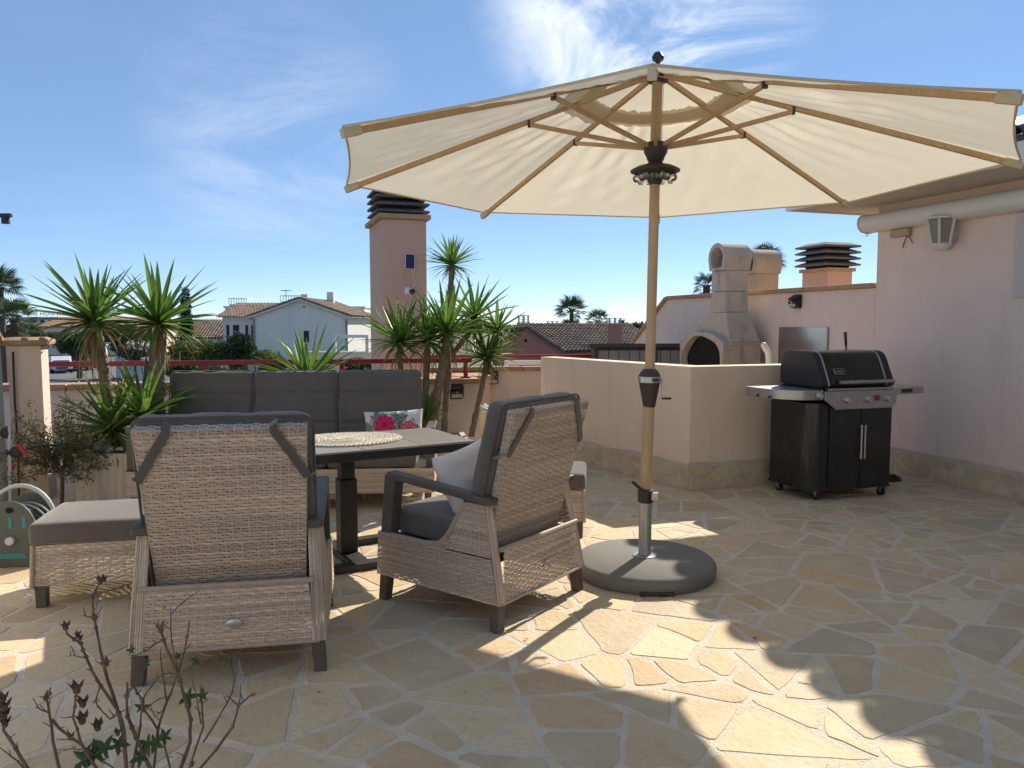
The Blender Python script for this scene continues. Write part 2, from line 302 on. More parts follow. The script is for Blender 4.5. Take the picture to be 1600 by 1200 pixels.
M['cargrey'] = mat('grey_blue_van_paint', (0.20, 0.235, 0.30), None, 2, 0.3, coat=0.5)
M['tyre'] = mat('tyre', (0.02, 0.02, 0.02), None, 9, 0.9)
M['teal'] = mat('teal_plastic', (0.02, 0.22, 0.25), None, 6, 0.45)
M['slate'] = mat('grey_green_plastic', (0.085, 0.095, 0.085), (0.07, 0.08, 0.072), 6, 0.55)
M['palegrey'] = mat('pale_grey_tube', (0.46, 0.50, 0.48), None, 6, 0.4)
M['redplastic'] = mat('red_plastic', (0.42, 0.03, 0.03), None, 6, 0.4)
M['white_cotton'] = mat('white_cotton', (0.85, 0.79, 0.73), (0.80, 0.74, 0.68), 5, 0.95, bump=0.25, bscale=500)
M['shed'] = mat('grey_shed_panel', (0.23, 0.225, 0.215), (0.19, 0.185, 0.178), 3, 0.6, stretch=(6, 6, 0.5))
M['sheddark'] = mat('shed_frame', (0.03, 0.03, 0.032), None, 3, 0.55)
M['awning'] = mat('white_awning_box', (0.76, 0.74, 0.70), (0.70, 0.68, 0.64), 2, 0.4)
M['soffit'] = mat('soffit', (0.60, 0.55, 0.48), (0.53, 0.48, 0.42), 1.5, 0.85)
M['shutter'] = mat('pale_shutter', (0.60, 0.55, 0.50), (0.56, 0.51, 0.46), 2, 0.6)
M['solar'] = mat('solar_cells', (0.012, 0.015, 0.05), (0.016, 0.02, 0.06), 20, 0.2)
M['bulb'] = glass_mat('clear_bulb', (0.95, 0.93, 0.9))
M['lens'] = mat('pale_lens', (0.5, 0.48, 0.42), None, 8, 0.3)
M['junction'] = mat('yellowed_box', (0.48, 0.38, 0.22), None, 8, 0.6)
def streaks(m, c, amt, sc=(6, 6, 0.45), lo=0.55, hi=0.74):      # rain streaks and grime in the plaster
    N = m.node_tree.nodes; L = m.node_tree.links; b = N['Principled BSDF']; src = b.inputs['Base Color'].links[0].from_socket
    g = N.new('ShaderNodeNewGeometry'); mp = N.new('ShaderNodeMapping'); mp.inputs['Scale'].default_value = sc; L.new(g.outputs['Position'], mp.inputs[0])
    n = N.new('ShaderNodeTexNoise'); n.inputs['Scale'].default_value = 1.0; n.inputs['Detail'].default_value = 5; n.inputs['Roughness'].default_value = 0.65; L.new(mp.outputs[0], n.inputs['Vector'])
    r = N.new('ShaderNodeMapRange'); r.inputs[1].default_value = lo; r.inputs[2].default_value = hi; r.inputs[4].default_value = amt; L.new(n.outputs['Fac'], r.inputs[0])
    x = N.new('ShaderNodeMix'); x.data_type = 'RGBA'; L.new(src, x.inputs[6]); L.new(r.outputs[0], x.inputs[0]); x.inputs[7].default_value = (*c, 1); L.new(x.outputs[2], b.inputs['Base Color'])
streaks(M['pink'], (0.56, 0.45, 0.38), 0.3, (3.5, 3.5, 0.5)); streaks(M['beige'], (0.54, 0.42, 0.32), 0.35, (4, 4, 0.6)); streaks(M['salmon'], (0.36, 0.24, 0.19), 0.5)
streaks(M['concrete'], (0.16, 0.13, 0.11), 0.6, (7, 7, 1.2)); streaks(M['white'], (0.5, 0.47, 0.43), 0.5, (1.5, 1.5, 0.2)); streaks(M['planter'], (0.33, 0.28, 0.2), 0.6, (9, 9, 1.5))
def stone_mat(name, k=1.0):
    m = mat(name, (0.5, 0.4, 0.28), (0.4, 0.33, 0.24), 3, 0.72, bump=0.25, bscale=38)
    N = m.node_tree.nodes; L = m.node_tree.links; b = N['Principled BSDF']
    for l in list(b.inputs['Base Color'].links): L.remove(l)
    a = N.new('ShaderNodeAttribute'); a.attribute_name = 'tone'; ramp = N.new('ShaderNodeValToRGB'); cr = ramp.color_ramp; cr.interpolation = 'LINEAR'
    cols = [(0.00, (0.41, 0.315, 0.205)), (0.2, (0.44, 0.345, 0.215)), (0.38, (0.52, 0.405, 0.245)), (0.55, (0.50, 0.345, 0.19)), (0.7, (0.56, 0.45, 0.285)), (0.85, (0.46, 0.315, 0.175)), (1.0, (0.39, 0.315, 0.215))]
    cr.elements[0].position = 0; cr.elements[0].color = (*[x*k for x in cols[0][1]], 1); cr.elements[1].position = 1; cr.elements[1].color = (*[x*k for x in cols[-1][1]], 1)
    for p, c in cols[1:-1]: e = cr.elements.new(p); e.color = (*[x*k for x in c], 1)
    L.new(a.outputs['Fac'], ramp.inputs[0])
    g = N.new('ShaderNodeNewGeometry')
    def nz(sc, det, lo, hi, amt, dist=0.0):
        n = N.new('ShaderNodeTexNoise'); n.inputs['Scale'].default_value = sc; n.inputs['Detail'].default_value = det; n.inputs['Distortion'].default_value = dist; n.inputs['Roughness'].default_value = 0.62; L.new(g.outputs['Position'], n.inputs['Vector'])
        r = N.new('ShaderNodeMapRange'); r.inputs[1].default_value = lo; r.inputs[2].default_value = hi; r.inputs[4].default_value = amt; L.new(n.outputs['Fac'], r.inputs[0]); return r.outputs[0]
    def mixto(col, fac, c, bt='MIX'):
        x = N.new('ShaderNodeMix'); x.data_type = 'RGBA'; x.blend_type = bt; L.new(col, x.inputs[6]); L.new(fac, x.inputs[0]); x.inputs[7].default_value = (*c, 1); return x.outputs[2]
    col = mixto(ramp.outputs[0], nz(3.3, 5, 0.46, 0.68, 0.55, 0.6), (0.54*k, 0.45*k, 0.31*k))
    col = mixto(col, nz(5.2, 5, 0.55, 0.72, 0.55, 1.2), (0.42*k, 0.255*k, 0.12*k))
    col = mixto(col, nz(9.5, 5, 0.58, 0.70, 0.45, 2.0), (0.27*k, 0.22*k, 0.165*k))
    col = mixto(col, nz(60, 2, 0.5, 0.8, 0.35), (0.33*k, 0.28*k, 0.215*k))
    L.new(col, b.inputs['Base Color']); return m
M['stone'] = stone_mat('flagstone', 1.2)

# ================================================================== the setting
TH = math.atan(0.34)
WP = Vector((math.cos(TH), math.sin(TH), 0)); WD = Vector((-math.sin(TH), math.cos(TH), 0))
KC = Vector((3.62, 7.70, 0))            # far corner of the house wall
def W(lx, ly, z=0): return KC + WP*lx + WD*ly + Vector((0, 0, z))

def clip(poly, a, b, c):                # keep a*x+b*y <= c
    out = []
    for i in range(len(poly)):
        p = poly[i]; q = poly[(i+1) % len(poly)]; fp = a*p[0]+b*p[1]-c; fq = a*q[0]+b*q[1]-c
        if fp <= 0: out.append(p)
        if (fp < 0) != (fq < 0) and fp != fq:
            t = fp/(fp-fq); out.append((p[0]+t*(q[0]-p[0]), p[1]+t*(q[1]-p[1])))
    return out
def area(p): return 0.5*sum(p[i][0]*p[(i+1) % len(p)][1]-p[(i+1) % len(p)][0]*p[i][1] for i in range(len(p)))
def centroid(p): n = len(p); return (sum(q[0] for q in p)/n, sum(q[1] for q in p)/n)
def cells(pts, bound, rad):
    grid = {}
    for i, p in enumerate(pts): grid.setdefault((int(p[0]//rad), int(p[1]//rad)), []).append(i)
    out = []
    for i, p in enumerate(pts):
        poly = list(bound(p))
        gx, gy = int(p[0]//rad), int(p[1]//rad)
        for dx in (-2, -1, 0, 1, 2):
            for dy in (-2, -1, 0, 1, 2):
                for j in grid.get((gx+dx, gy+dy), ()):
                    if j == i or not poly: continue
                    q = pts[j]; a, b = q[0]-p[0], q[1]-p[1]
                    c = (q[0]**2+q[1]**2-p[0]**2-p[1]**2)/2 + (p[2]-q[2])*0.5
                    poly = clip(poly, a, b, c)
        if len(poly) >= 3 and area(poly) > 0.0004: out.append(poly)
    return out
def split(poly, rnd, depth=0):
    A = area(poly); lim = rnd.choice((0.045, 0.07, 0.10, 0.13, 0.17))
    xs = [q[0] for q in poly]; ys = [q[1] for q in poly]
    c = centroid(poly); sxx = sum((q[0]-c[0])**2 for q in poly); syy = sum((q[1]-c[1])**2 for q in poly); sxy = sum((q[0]-c[0])*(q[1]-c[1]) for q in poly)
    ang = 0.5*math.atan2(2*sxy, sxx-syy); el = math.sqrt(max(1e-9, (sxx+syy+math.hypot(sxx-syy, 2*sxy))/max(1e-9, sxx+syy-math.hypot(sxx-syy, 2*sxy))))
    if (A < lim and el < 2.4) or A < 0.03 or depth > 6: return [poly]
    ang += rnd.gauss(0, 0.42); a, b = math.cos(ang), math.sin(ang); c0 = a*c[0]+b*c[1]+rnd.uniform(-0.16, 0.16)*math.sqrt(A)
    out = []
    for q in (clip(poly, a, b, c0), clip(poly, -a, -b, -c0)):
        if len(q) >= 3 and area(q) > 0.004: out += split(q, rnd, depth+1)
    return out
def outline(poly, gap, step, jit, rnd):
    P = list(poly)
    if area(P) < 0: P.reverse()
    Q = list(P)
    for i in range(len(P)):
        p = P[i]; q = P[(i+1) % len(P)]; ex, ey = q[0]-p[0], q[1]-p[1]; l = math.hypot(ex, ey)
        if l < 1e-6: continue
        a, b = ey/l, -ex/l; Q = clip(Q, a, b, a*p[0]+b*p[1]-gap*rnd.uniform(0.55, 1.5))
        if len(Q) < 3: return None
    if area(Q) < 0.0006: return None
    out = []
    for i in range(len(Q)):
        p = Q[i]; q = Q[(i+1) % len(Q)]; l = math.hypot(q[0]-p[0], q[1]-p[1])
        if l < 0.012: continue
        c = min(0.3, 0.022/l*rnd.uniform(0.5, 1.6)); ts = [c]+[k/max(1, round(l/step)) for k in range(1, max(1, round(l/step)))]+[1-c]
        ts = [t for t in ts if c <= t <= 1-c]
        for t in ts:
            j = rnd.uniform(-jit, jit*0.4); out.append((p[0]+t*(q[0]-p[0])+(q[1]-p[1])/l*j, p[1]+t*(q[1]-p[1])-(q[0]-p[0])/l*j))
    return out if len(out) >= 4 else None
def stone_mesh(out, c, dz, thick, bev, tilt):
    n = len(out); V = []; F = []
    for x, y in out:
        dx, dy = x-c[0], y-c[1]; l = math.hypot(dx, dy)+1e-6; k = max(0.3, 1-bev/l); V.append((dx*k, dy*k, dz+dx*tilt[0]+dy*tilt[1]))
    for x, y in out: V.append((x-c[0], y-c[1], dz-thick))
    F.append(tuple(range(n))); F += [(i, n+i, n+(i+1) % n, (i+1) % n) for i in range(n)]
    return V, F

# terrace slab
floor = MB().prism([(-1.2, -2.2), (7.2, -2.2), (2.8, 11.1), (-1.7, 10.3), (-0.45, 8.1), (-4.45, 7.3), (-4.15, 6.2)], -3.2, -0.0026).build('terrace_floor', M['mortar']); floor['kind'] = 'structure'
rs = random.Random(11)
pts = []
tries = 0
while tries < 26000 and len(pts) < 230:
    tries += 1
    y = rs.uniform(1.0, 10.6); x = rs.uniform(-4.6, 5.2)
    r = rs.choice((0.45, 0.55, 0.65))
    if all((x-p[0])**2+(y-p[1])**2 > (r*0.5+p[3]*0.5+0.04)**2 for p in pts): pts.append((x, y, (r-0.55)*0.15, r))
lims = [(-WP.x, -WP.y, -(WP.x*-4.13+WP.y*6.2)), (WP.x, WP.y, WP.dot(KC)-0.01)]
def bnd(p):
    q = [(p[0]-1.2, p[1]-1.2), (p[0]+1.2, p[1]-1.2), (p[0]+1.2, p[1]+1.2), (p[0]-1.2, p[1]+1.2)]
    for a, b, c in lims: q = clip(q, a, b, c)
    ba = (-0.20, 0.98)                     # parapet line behind the sofa
    if p[0] < -0.4 and p[1] < 8.6: q = clip(q, ba[0], ba[1], ba[0]*-4.35+ba[1]*7.12)
    return clip(q, -0.25, 0.97, 10.45)
polys = []
for p in cells(pts, bnd, 1.0): polys += split(p, rs)
stones = []
for p in polys:
    o = outline(p, 0.0085, 0.075, 0.009, rs)
    if o is None: continue
    c = centroid(o)
    if c[0] < -0.4 and c[1] > 7.3+0.2*(c[0]+4.35): continue
    dist = math.hypot(c[0], c[1]); vis = abs(c[0]) < 0.70*c[1]+0.1 and c[1] > 2.2
    stones.append((-(area(o)/dist**3) if vis else 1.0, o, c))
stones.sort(key=lambda s: s[0])
big = MB()
for i, (k, o, c) in enumerate(stones):
    V, F = stone_mesh(o, c, rs.uniform(-0.0008, 0.0008), 0.006, 0.007, (rs.uniform(-0.0022, 0.0022), rs.uniform(-0.0022, 0.0022)))
    tn = rs.random()
    if i < 298 and k < 0:
        m = MB(); m.tone = tn; m.add(V, F); s = m.build('flagstone', M['stone'], floor, tone=True, loc=(c[0], c[1], 0.0))
    else:
        big.tone = tn; big.add([(v[0]+c[0], v[1]+c[1], v[2]) for v in V], F)
big.build('flagstones', M['stone'], floor, tone=True, kind='stuff')

def plinth(parent, a, b, nrm, h, seed, n_max=60, inv=None):
    """mortar strip with irregular stones on a wall foot from a to b (world), outward normal nrm; stones become children of parent"""
    a = Vector(a); b = Vector(b); d = (b-a); Ln = d.length; d.normalize(); nrm = Vector(nrm).normalized()
    rr = random.Random(seed); inv = inv or Matrix.Identity(4)
    Mx = Matrix(((d.x, 0, nrm.x, a.x), (d.y, 0, nrm.y, a.y), (0, 1, 0, 0.0), (0, 0, 0, 1)))
    top = [(Ln*t/12, h+rr.uniform(-0.012, 0.012)) for t in range(12, -1, -1)]
    m = MB(); m.prism([(0, -0.006), (Ln, -0.006)]+top, 0.0, 0.014, inv @ Mx)
    m.build('plinth', M['plinth'], parent)
    pts = []
    for _ in range(4000):
        x = rr.uniform(-0.05, Ln+0.05); y = rr.uniform(-0.03, h-0.02)
        if all(abs(x-p[0])/1.0+abs(y-p[1])*1.0 > 0.155 for p in pts): pts.append((x, y, rr.uniform(-0.004, 0.004)))
    def bd(p):
        q = [(p[0]-0.3, p[1]-0.3), (p[0]+0.3, p[1]-0.3), (p[0]+0.3, p[1]+0.3), (p[0]-0.3, p[1]+0.3)]
        q = clip(q, -1, 0, -0.006); q = clip(q, 1, 0, Ln-0.006); q = clip(q, 0, -1, 0.0); return clip(q, 0, 1, h-0.022)
    rot = (inv @ Mx)
    for p in cells(pts, bd, 0.3):
        o = outline(p, 0.011, 0.07, 0.006, rr)
        if o is None: continue
        c = centroid(o); V, F = stone_mesh(o, c, 0.008, 0.010, 0.006, (0, 0)); q = MB(); q.tone = rr.random()*0.9
        q.add(V, F); s = q.build('plinth_stone', M['stone'], parent, tone=True); s.matrix_local = rot @ Matrix.Translation((c[0], c[1], 0.0125))

# ------------------------------------------------------------------ the house on the right
house = thing('house', 'pink plastered house wall with tiled eave overhanging beside the gas grill', 'house', KC, TH)
inv = Matrix.Translation(KC) @ Matrix.Rotation(TH, 4, 'Z'); inv = inv.inverted()
MB().bx(0, 6, -13, 0, -3, 2.66).build('wall', M['pink'], house)
# unseen wing and doors added behind the viewer to bounce sunlight into the shade
wing = MB().bx(-9, 0, -8.7, -8.4, 0, 2.7).build('wing_wall', M['white'], house)
for x0, x1 in ((-7.6, -5.2), (-3.4, -1.2)):
    MB().bx(x0, x1, -8.399, -8.36, 0, 2.15).build('added_door_frame', M['whitepaint'], wing)
    for k in range(2): MB().bx(x0+0.06+k*(x1-x0)/2, x0+(k+1)*(x1-x0)/2-0.06, -8.359, -8.35, 0.1, 2.08).build('added_door_pane', M['glassdark'], wing)
plinth(house, W(0, -4.2), W(0, 0), -WP, 0.25, 3, inv=inv)
EX, EY, EZ = -0.68, 0.46, 2.74
m = MB(); m.hexa([(EX+0.03, -13, 2.60), (6, -13, 2.60), (6, EY, 2.60), (EX+0.03, EY, 2.60), (EX, -13, 2.72), (6, -13, 2.72), (6, EY+0.02, 2.72), (EX, EY+0.02, 2.72)])
roof = m.build('roof', M['soffit'], house)
MB().bx(EX-0.03, EX, -13, EY+0.045, 2.585, 2.735).build('fascia', M['awning'], roof)
MB().bx(EX+0.002, 6, EY+0.02, EY+0.045, 2.585, 2.735).build('fascia', M['awning'], roof)
pit = R(18); sl = Vector((math.cos(pit), 0, math.sin(pit)))
m = MB(); m.hexa([Vector((EX, -13, EZ)), Vector((EX, -13, EZ))+sl*6, Vector((EX, EY, EZ))+sl*6, Vector((EX, EY, EZ)), Vector((EX, -13, EZ+0.04)), Vector((EX, -13, EZ+0.04))+sl*6, Vector((EX, EY, EZ+0.04))+sl*6, Vector((EX, EY, EZ+0.04))])
m.build('roof_deck', M['tiledark'], roof)
V = []; F = []; n = 9
for j, (xx, k) in enumerate(((0, 1.0), (0.44, 0.86))):
    for side, rr in ((0, 0.122), (1, 0.106)):
        V += [(xx, math.cos(math.pi*i/(n-1))*rr*k, math.sin(math.pi*i/(n-1))*rr*k*0.72) for i in range(n)]
F += [(i, i+1, 2*n+i+1, 2*n+i) for i in range(n-1)]+[(n+i, 3*n+i, 3*n+i+1, n+i+1) for i in range(n-1)]+[(i, n+i, n+i+1, i+1) for i in range(n-1)]
tile0 = MB().add(V, F).build('roof_tile', M['tiledark'], roof, smooth=True)
cnt = 0
for r in range(3):
    for k in range(46):
        yy = EY-0.13-k*0.285; p = Vector((EX-0.06, yy, EZ+0.035))+sl*(r*0.36)
        t = tile0 if cnt == 0 else share(tile0, roof)
        t.location = p; t.rotation_euler = (0, -pit, 0); cnt += 1
# awning cassette
prof = [(0.0, -0.085), (-0.06, -0.085), (-0.115, -0.075), (-0.15, -0.045), (-0.165, 0), (-0.155, 0.05), (-0.12, 0.08), (-0.06, 0.09), (0, 0.09)]
Mx = Matrix(((1, 0, 0, -0.004), (0, 0, 1, 0), (0, 1, 0, 2.43), (0, 0, 0, 1)))
aw = MB().prism(prof, -6, 0.08, Mx).build('awning_cassette', M['awning'], house, smooth=True)
MB().prism([(x*1.05, y*1.06) for x, y in prof], 0.082, 0.10, Mx).build('end_cap', M['awning'], aw)
pts_ = [Vector((-0.1, 0.04, 2.345)) + Vector((0, math.sin(a)*0.014, -0.02-math.cos(a)*0.018+0.0)) for a in [i*2*math.pi/12 for i in range(12)]]
MB().tube(pts_, 0.003, 6, closed=True).build('crank_eye', M['iron'], aw)
# shutter
sh = MB().bx(-0.022, 0, -2.9, -1.47, 1.66, 2.335).build('window_shutter', M['shutter'], house, bev=0.004)
for z in [1.70+0.055*i for i in range(11)]: MB().bx(-0.026, -0.022, -2.86, -1.52, z, z+0.05).build('slat', M['shutter'], sh)
# junction box with cables
jb = MB().bx(-0.05, 0, -0.42, -0.20, 2.27, 2.34).build('junction_box', M['junction'], house, bev=0.006)
MB().tube([(-0.02, -0.36+0.06*math.sin(a)-0.03, 2.27-0.11*math.sin(a)**2*(1 if a < 3.2 else 1)) for a in [i*math.pi/14 for i in range(15)]], 0.004, 6).build('cable', M['iron'], jb)
MB().tube([(-0.02, -0.40-0.045*math.sin(a), 2.27-0.075*math.sin(a/1)) for a in [i*math.pi/14 for i in range(15)]], 0.004, 6).build('cable', M['iron'], jb)
# wall lantern
ln = thing('wall_lantern', 'white framed wall lantern with yellowed panes under the white awning', 'lantern', W(-0.10, -0.84, 2.25), TH)
def hexring(r, z): return [(r*math.cos(a), r*math.sin(a), z) for a in [math.pi/6+i*math.pi/3 for i in range(6)]]
top, bot = hexring(0.125, 0.11), hexring(0.085, -0.10)
MB().lathe([(0.15, 0.112), (0.15, 0.128), (0.06, 0.155), (0.01, 0.16)], n=6).build('lid', M['whitepaint'], ln)
for i in range(6):
    MB().bar(bot[i], top[i], 0.016, 0.016, (0, 0.3, 1)).build('frame_bar', M['whitepaint'], ln)
    j = (i+1) % 6; k = 0.96
    MB().add([Vector(bot[i])*k, Vector(bot[j])*k, Vector(top[j])*k, Vector(top[i])*k], [(0, 1, 2, 3)]).build('pane', M['frosted'], ln)
MB().lathe([(0.012, -0.16), (0.045, -0.15), (0.075, -0.125), (0.092, -0.10)], n=18).build('bowl', M['whitepaint'], ln, smooth=True)
MB().bx(0.07, 0.10, -0.05, 0.05, -0.06, 0.10).build('wall_plate', M['whitepaint'], ln)

# ------------------------------------------------------------------ boundary walls
gw = thing('garden_wall', 'tall pink wall with terracotta coping behind the barbecue oven', 'wall', KC, TH)
Mz = Matrix(((0, 0, 1, 0), (1, 0, 0, 0), (0, 1, 0, 0), (0, 0, 0, 1)))
MB().prism([(0.003, -3), (6.2, -3), (6.2, 1.02), (5.25, 1.02), (4.05, 1.80), (0.003, 1.80)], 0.0, 0.22, Mz).build('wall', M['pink'], gw)
line = [(0.003, 1.80), (4.05, 1.80), (5.25, 1.02), (6.2, 1.02)]
for i in range(3):
    (y0, z0), (y1, z1) = line[i], line[i+1]; L_ = math.hypot(y1-y0, z1-z0); nn = max(1, round(L_/0.5))
    for k in range(nn):
        t0, t1 = k/nn+0.004, (k+1)/nn-0.004; j = random.uniform(-0.004, 0.004)
        a = Vector((0.11+j, y0+(y1-y0)*t0, z0+(z1-z0)*t0+0.027)); b = Vector((0.11+j, y0+(y1-y0)*t1, z0+(z1-z0)*t1+0.027))
        MB().bar(a, b, 0.31, 0.05).build('coping_tile', M['cap'], gw, bev=0.01)
plinth(gw, W(0, 0.01), W(0, 1.5), -WP, 0.25, 8, inv=inv)

isl = thing('low_wall', 'beige plastered waist high wall with stone plinth beside the umbrella', 'wall')
K2 = Vector((1.53, 6.58, 0)); LD = Vector((-0.527, 0.850, 0)); LE = K2+LD*2.3; RE = K2+WP*1.72
LN = Vector((-0.85, -0.527, 0))
MB().prism([tuple(LE[:2]), tuple(K2[:2]), tuple(RE[:2]), tuple((RE+WD*0.2)[:2]), tuple((K2+Vector((0.11, 0.235, 0)))[:2]), tuple((LE-LN*0.2)[:2])], -0.006, 1.078).build('wall', M['beige'], isl, bev=0.008)
plinth(isl, K2, LE, LN, 0.24, 5); plinth(isl, K2+WP*0.004, RE, -WD, 0.24, 6)

def parapet(label, a, b, z, th=0.2, mt='pink', cap=True, zb=-3.0):
    a = Vector(a); b = Vector(b); d = b-a; t = thing('parapet_wall', label, 'wall', (a.x, a.y, 0), math.atan2(d.y, d.x)); L_ = d.length
    MB().bx(0, L_, 0, th, zb, z).build('wall', M[mt], t)
    n = max(1, round(L_/0.42))
    for k in range(n): MB().bx(L_*k/n+0.003, L_*(k+1)/n-0.003, -0.045, th+0.045, z+0.002, z+0.058+random.uniform(-0.003, 0.003)).build('coping_tile', M['cap'], t, bev=0.012)
    return t
pa = parapet('low parapet with terracotta coping behind the sofa and yuccas', (-5.0, 6.987, 0), (-0.33, 7.94, 0), 0.825, 0.22, 'pink')
MB().bx(3.9, 4.75, -0.016, 0.0, 0, 0.22).build('plinth', M['plinth'], pa)
pb = parapet('far parapet with terracotta coping and floodlight beyond the white pot', (-1.45, 10.25, 0), (1.75, 10.75, 0), 0.80, 0.2, 'beige')
MB().bx(0.6, 3.1, -0.016, 0.0, 0, 0.22).build('plinth', M['plinth'], pb)
# left post and the sloping wall
gp = thing('gate_post', 'plastered square post with terracotta cap at the left railing end', 'post', (-4.0, 6.36, 0), TH)
MB().bx(-0.12, 0.12, -0.12, 0.12, -0.006, 1.27).build('shaft', M['pink'], gp, bev=0.006)
MB().add([(-0.17, -0.17, 1.272), (0.17, -0.17, 1.272), (0.17, 0.17, 1.272), (-0.17, 0.17, 1.272), (-0.17, -0.17, 1.312), (0.17, -0.17, 1.312), (0.17, 0.17, 1.312), (-0.17, 0.17, 1.312), (-0.12, -0.12, 1.335), (0.12, -0.12, 1.335), (0.12, 0.12, 1.335), (-0.12, 0.12, 1.335)],
    [(0, 3, 2, 1), (0, 1, 5, 4), (1, 2, 6, 5), (2, 3, 7, 6), (3, 0, 4, 7), (4, 5, 9, 8), (5, 6, 10, 9), (6, 7, 11, 10), (7, 4, 8, 11), (8, 9, 10, 11)]).build('cap', M['cap'], gp, bev=0.008)
MB().bx(-0.134, 0.134, -0.134, 0.134, -0.006, 0.30).build('plinth', M['plinth'], gp)
lw = thing('side_wall', 'sunlit white side wall with sloping terracotta coping at the left edge', 'wall', (-4.13, 6.22, 0), TH)
MB().prism([(-7.5, -0.006), (0, -0.006), (0, 1.25), (-0.62, 1.62), (-7.5, 1.62)], -0.22, 0.0, Mz).build('wall', M['white'], lw)
for (y0, z0, y1, z1, nn) in ((0, 1.25, -0.62, 1.62, 2), (-0.63, 1.62, -7.5, 1.62, 14)):
    for k in range(nn):
        t0, t1 = k/nn+0.003, (k+1)/nn-0.003
        MB().bar((-0.11, y0+(y1-y0)*t0, z0+(z1-z0)*t0+0.028), (-0.11, y0+(y1-y0)*t1, z0+(z1-z0)*t1+0.028), 0.30, 0.05).build('coping_tile', M['cap'], lw, bev=0.01)
# red railings
def rail(label, a, b, posts, zb):
    a = Vector(a); b = Vector(b); t = thing('red_railing', label, 'railing', (a.x, a.y, 0), 0, 'red railings on the parapets')
    MB().bar((0, 0, a.z), (b-a)+Vector((0, 0, a.z)), 0.05, 0.048).build('top_rail', M['red'], t, bev=0.006)
    for k in posts:
        p = (b-a)*k; MB().bx(p.x-0.022, p.x+0.022, p.y-0.022, p.y+0.022, zb, a.z+p.z-0.026).build('post', M['red'], t)
        MB().bx(p.x-0.05, p.x+0.05, p.y-0.045, p.y+0.045, zb-0.006, zb+0.006).build('foot_plate', M['red'], t)
rail('red painted top rail running behind the sofa from the left post', (-4.6, 7.175, 1.065), (-0.42, 8.02, 1.065), (0.02, 0.385, 0.69, 0.985), 0.89)
rail('red painted rail on the far parapet below the tiled roof', (-1.3, 10.38, 0.995), (1.6, 10.83, 0.995), (0.02, 0.66, 0.98), 0.86)
# floodlights
def flood(label, p, face, s=1.0, rz=0.0):
    t = thing('floodlight', label, 'floodlight', p, face, 'small black solar floodlights'); t.scale = (s, s, s)
    MB().hexa([(-0.06, -0.01, -0.06), (0.06, -0.01, -0.06), (0.06, 0.0, -0.06), (-0.06, 0.0, -0.06), (-0.06, -0.01, 0.08), (0.06, -0.01, 0.08), (0.06, 0, 0.08), (-0.06, 0, 0.08)]).build('back_plate', M['black'], t)
    MB().hexa([(-0.075, -0.09, 0.03), (0.075, -0.09, 0.03), (0.07, -0.011, 0.075), (-0.07, -0.011, 0.075), (-0.075, -0.10, 0.05), (0.075, -0.10, 0.05), (0.07, -0.011, 0.10), (-0.07, -0.011, 0.10)]).build('solar_hood', M['black'], t, bev=0.006)
    MB().hexa([(-0.07, -0.085, -0.045), (0.07, -0.085, -0.045), (0.06, -0.011, -0.07), (-0.06, -0.011, -0.07), (-0.07, -0.10, 0.02), (0.07, -0.10, 0.02), (0.06, -0.011, 0.05), (-0.06, -0.011, 0.05)]).build('head', M['black'], t, bev=0.006)
    MB().hexa([(-0.055, -0.092, -0.045), (0.055, -0.092, -0.045), (0.055, -0.088, -0.045), (-0.055, -0.088, -0.045), (-0.055, -0.097, -0.012), (0.055, -0.097, -0.012), (0.055, -0.09, -0.012), (-0.055, -0.09, -0.012)]).build('lens', M['lens'], t)
    MB().ico((0, -0.101, 0.004), 0.012).build('sensor', M['lens'], t)
da = math.atan2(0.82, 4.02); pav = lambda s, z: Vector((-4.35, 7.12, 0))+Vector((math.cos(da), math.sin(da), 0))*s+Vector((0, 0, z))
flood('black floodlight on the parapet pier behind the yucca trunk', pav(3.85, 0.74)+Vector((0, -0.002, 0)), da, 1.0)
db = math.atan2(0.5, 3.2); flood('black floodlight on the far parapet above the cream pot', Vector((-0.28, 10.43, 0.70)), db, 1.15)
flood('black floodlight high on the pink wall above the steel sheet', W(-0.002, 1.14, 1.68), TH-math.pi/2, 0.95)

# ------------------------------------------------------------------ chimney tower and other chimneys
def louvre_stack(parent, cx, cy, z0, w, d, n, dz):
    MB().bx(cx-w*0.33, cx+w*0.33, cy-d*0.33, cy+d*0.33, z0, z0+n*dz).build('flue_core', M['soot_and_shade'], parent)
    for k in range(n):
        z = z0+0.03+k*dz; a, b = (0.5, 0.44)
        P = [(cx+sx*w*q, cy+sy*d*q, z+h) for q, h in ((a, 0), (a*1.02, 0.022), (b*0.75, 0.065)) for sx, sy in ((-1, -1), (1, -1), (1, 1), (-1, 1))]
        MB().add(P, [(3, 2, 1, 0), (0, 1, 5, 4), (1, 2, 6, 5), (2, 3, 7, 6), (3, 0, 4, 7), (4, 5, 9, 8), (5, 6, 10, 9), (6, 7, 11, 10), (7, 4, 8, 11), (8, 9, 10, 11)]).build('louvre', M['louvre'], parent)
ct = thing('chimney_tower', 'tall salmon plastered chimney tower with grey louvred top behind sofa', 'chimney', (-1.50, 9.0, 0), TH)
MB().bx(0, 0.52, 0, 1.0, -3, 2.655).build('shaft', M['salmon'], ct, bev=0.006)
MB().bx(-0.05, 0.57, -0.05, 1.05, 2.657, 2.715).build('cap', M['cap'], ct, bev=0.01)
louvre_stack(ct, 0.26, 0.42, 2.716, 0.62, 0.75, 4, 0.085)
sp = thing('solar_panel', 'small dark solar panel fixed on the salmon chimney', 'solar panel', Vector((-1.50, 9.0, 2.17))+WP*0.315, TH)
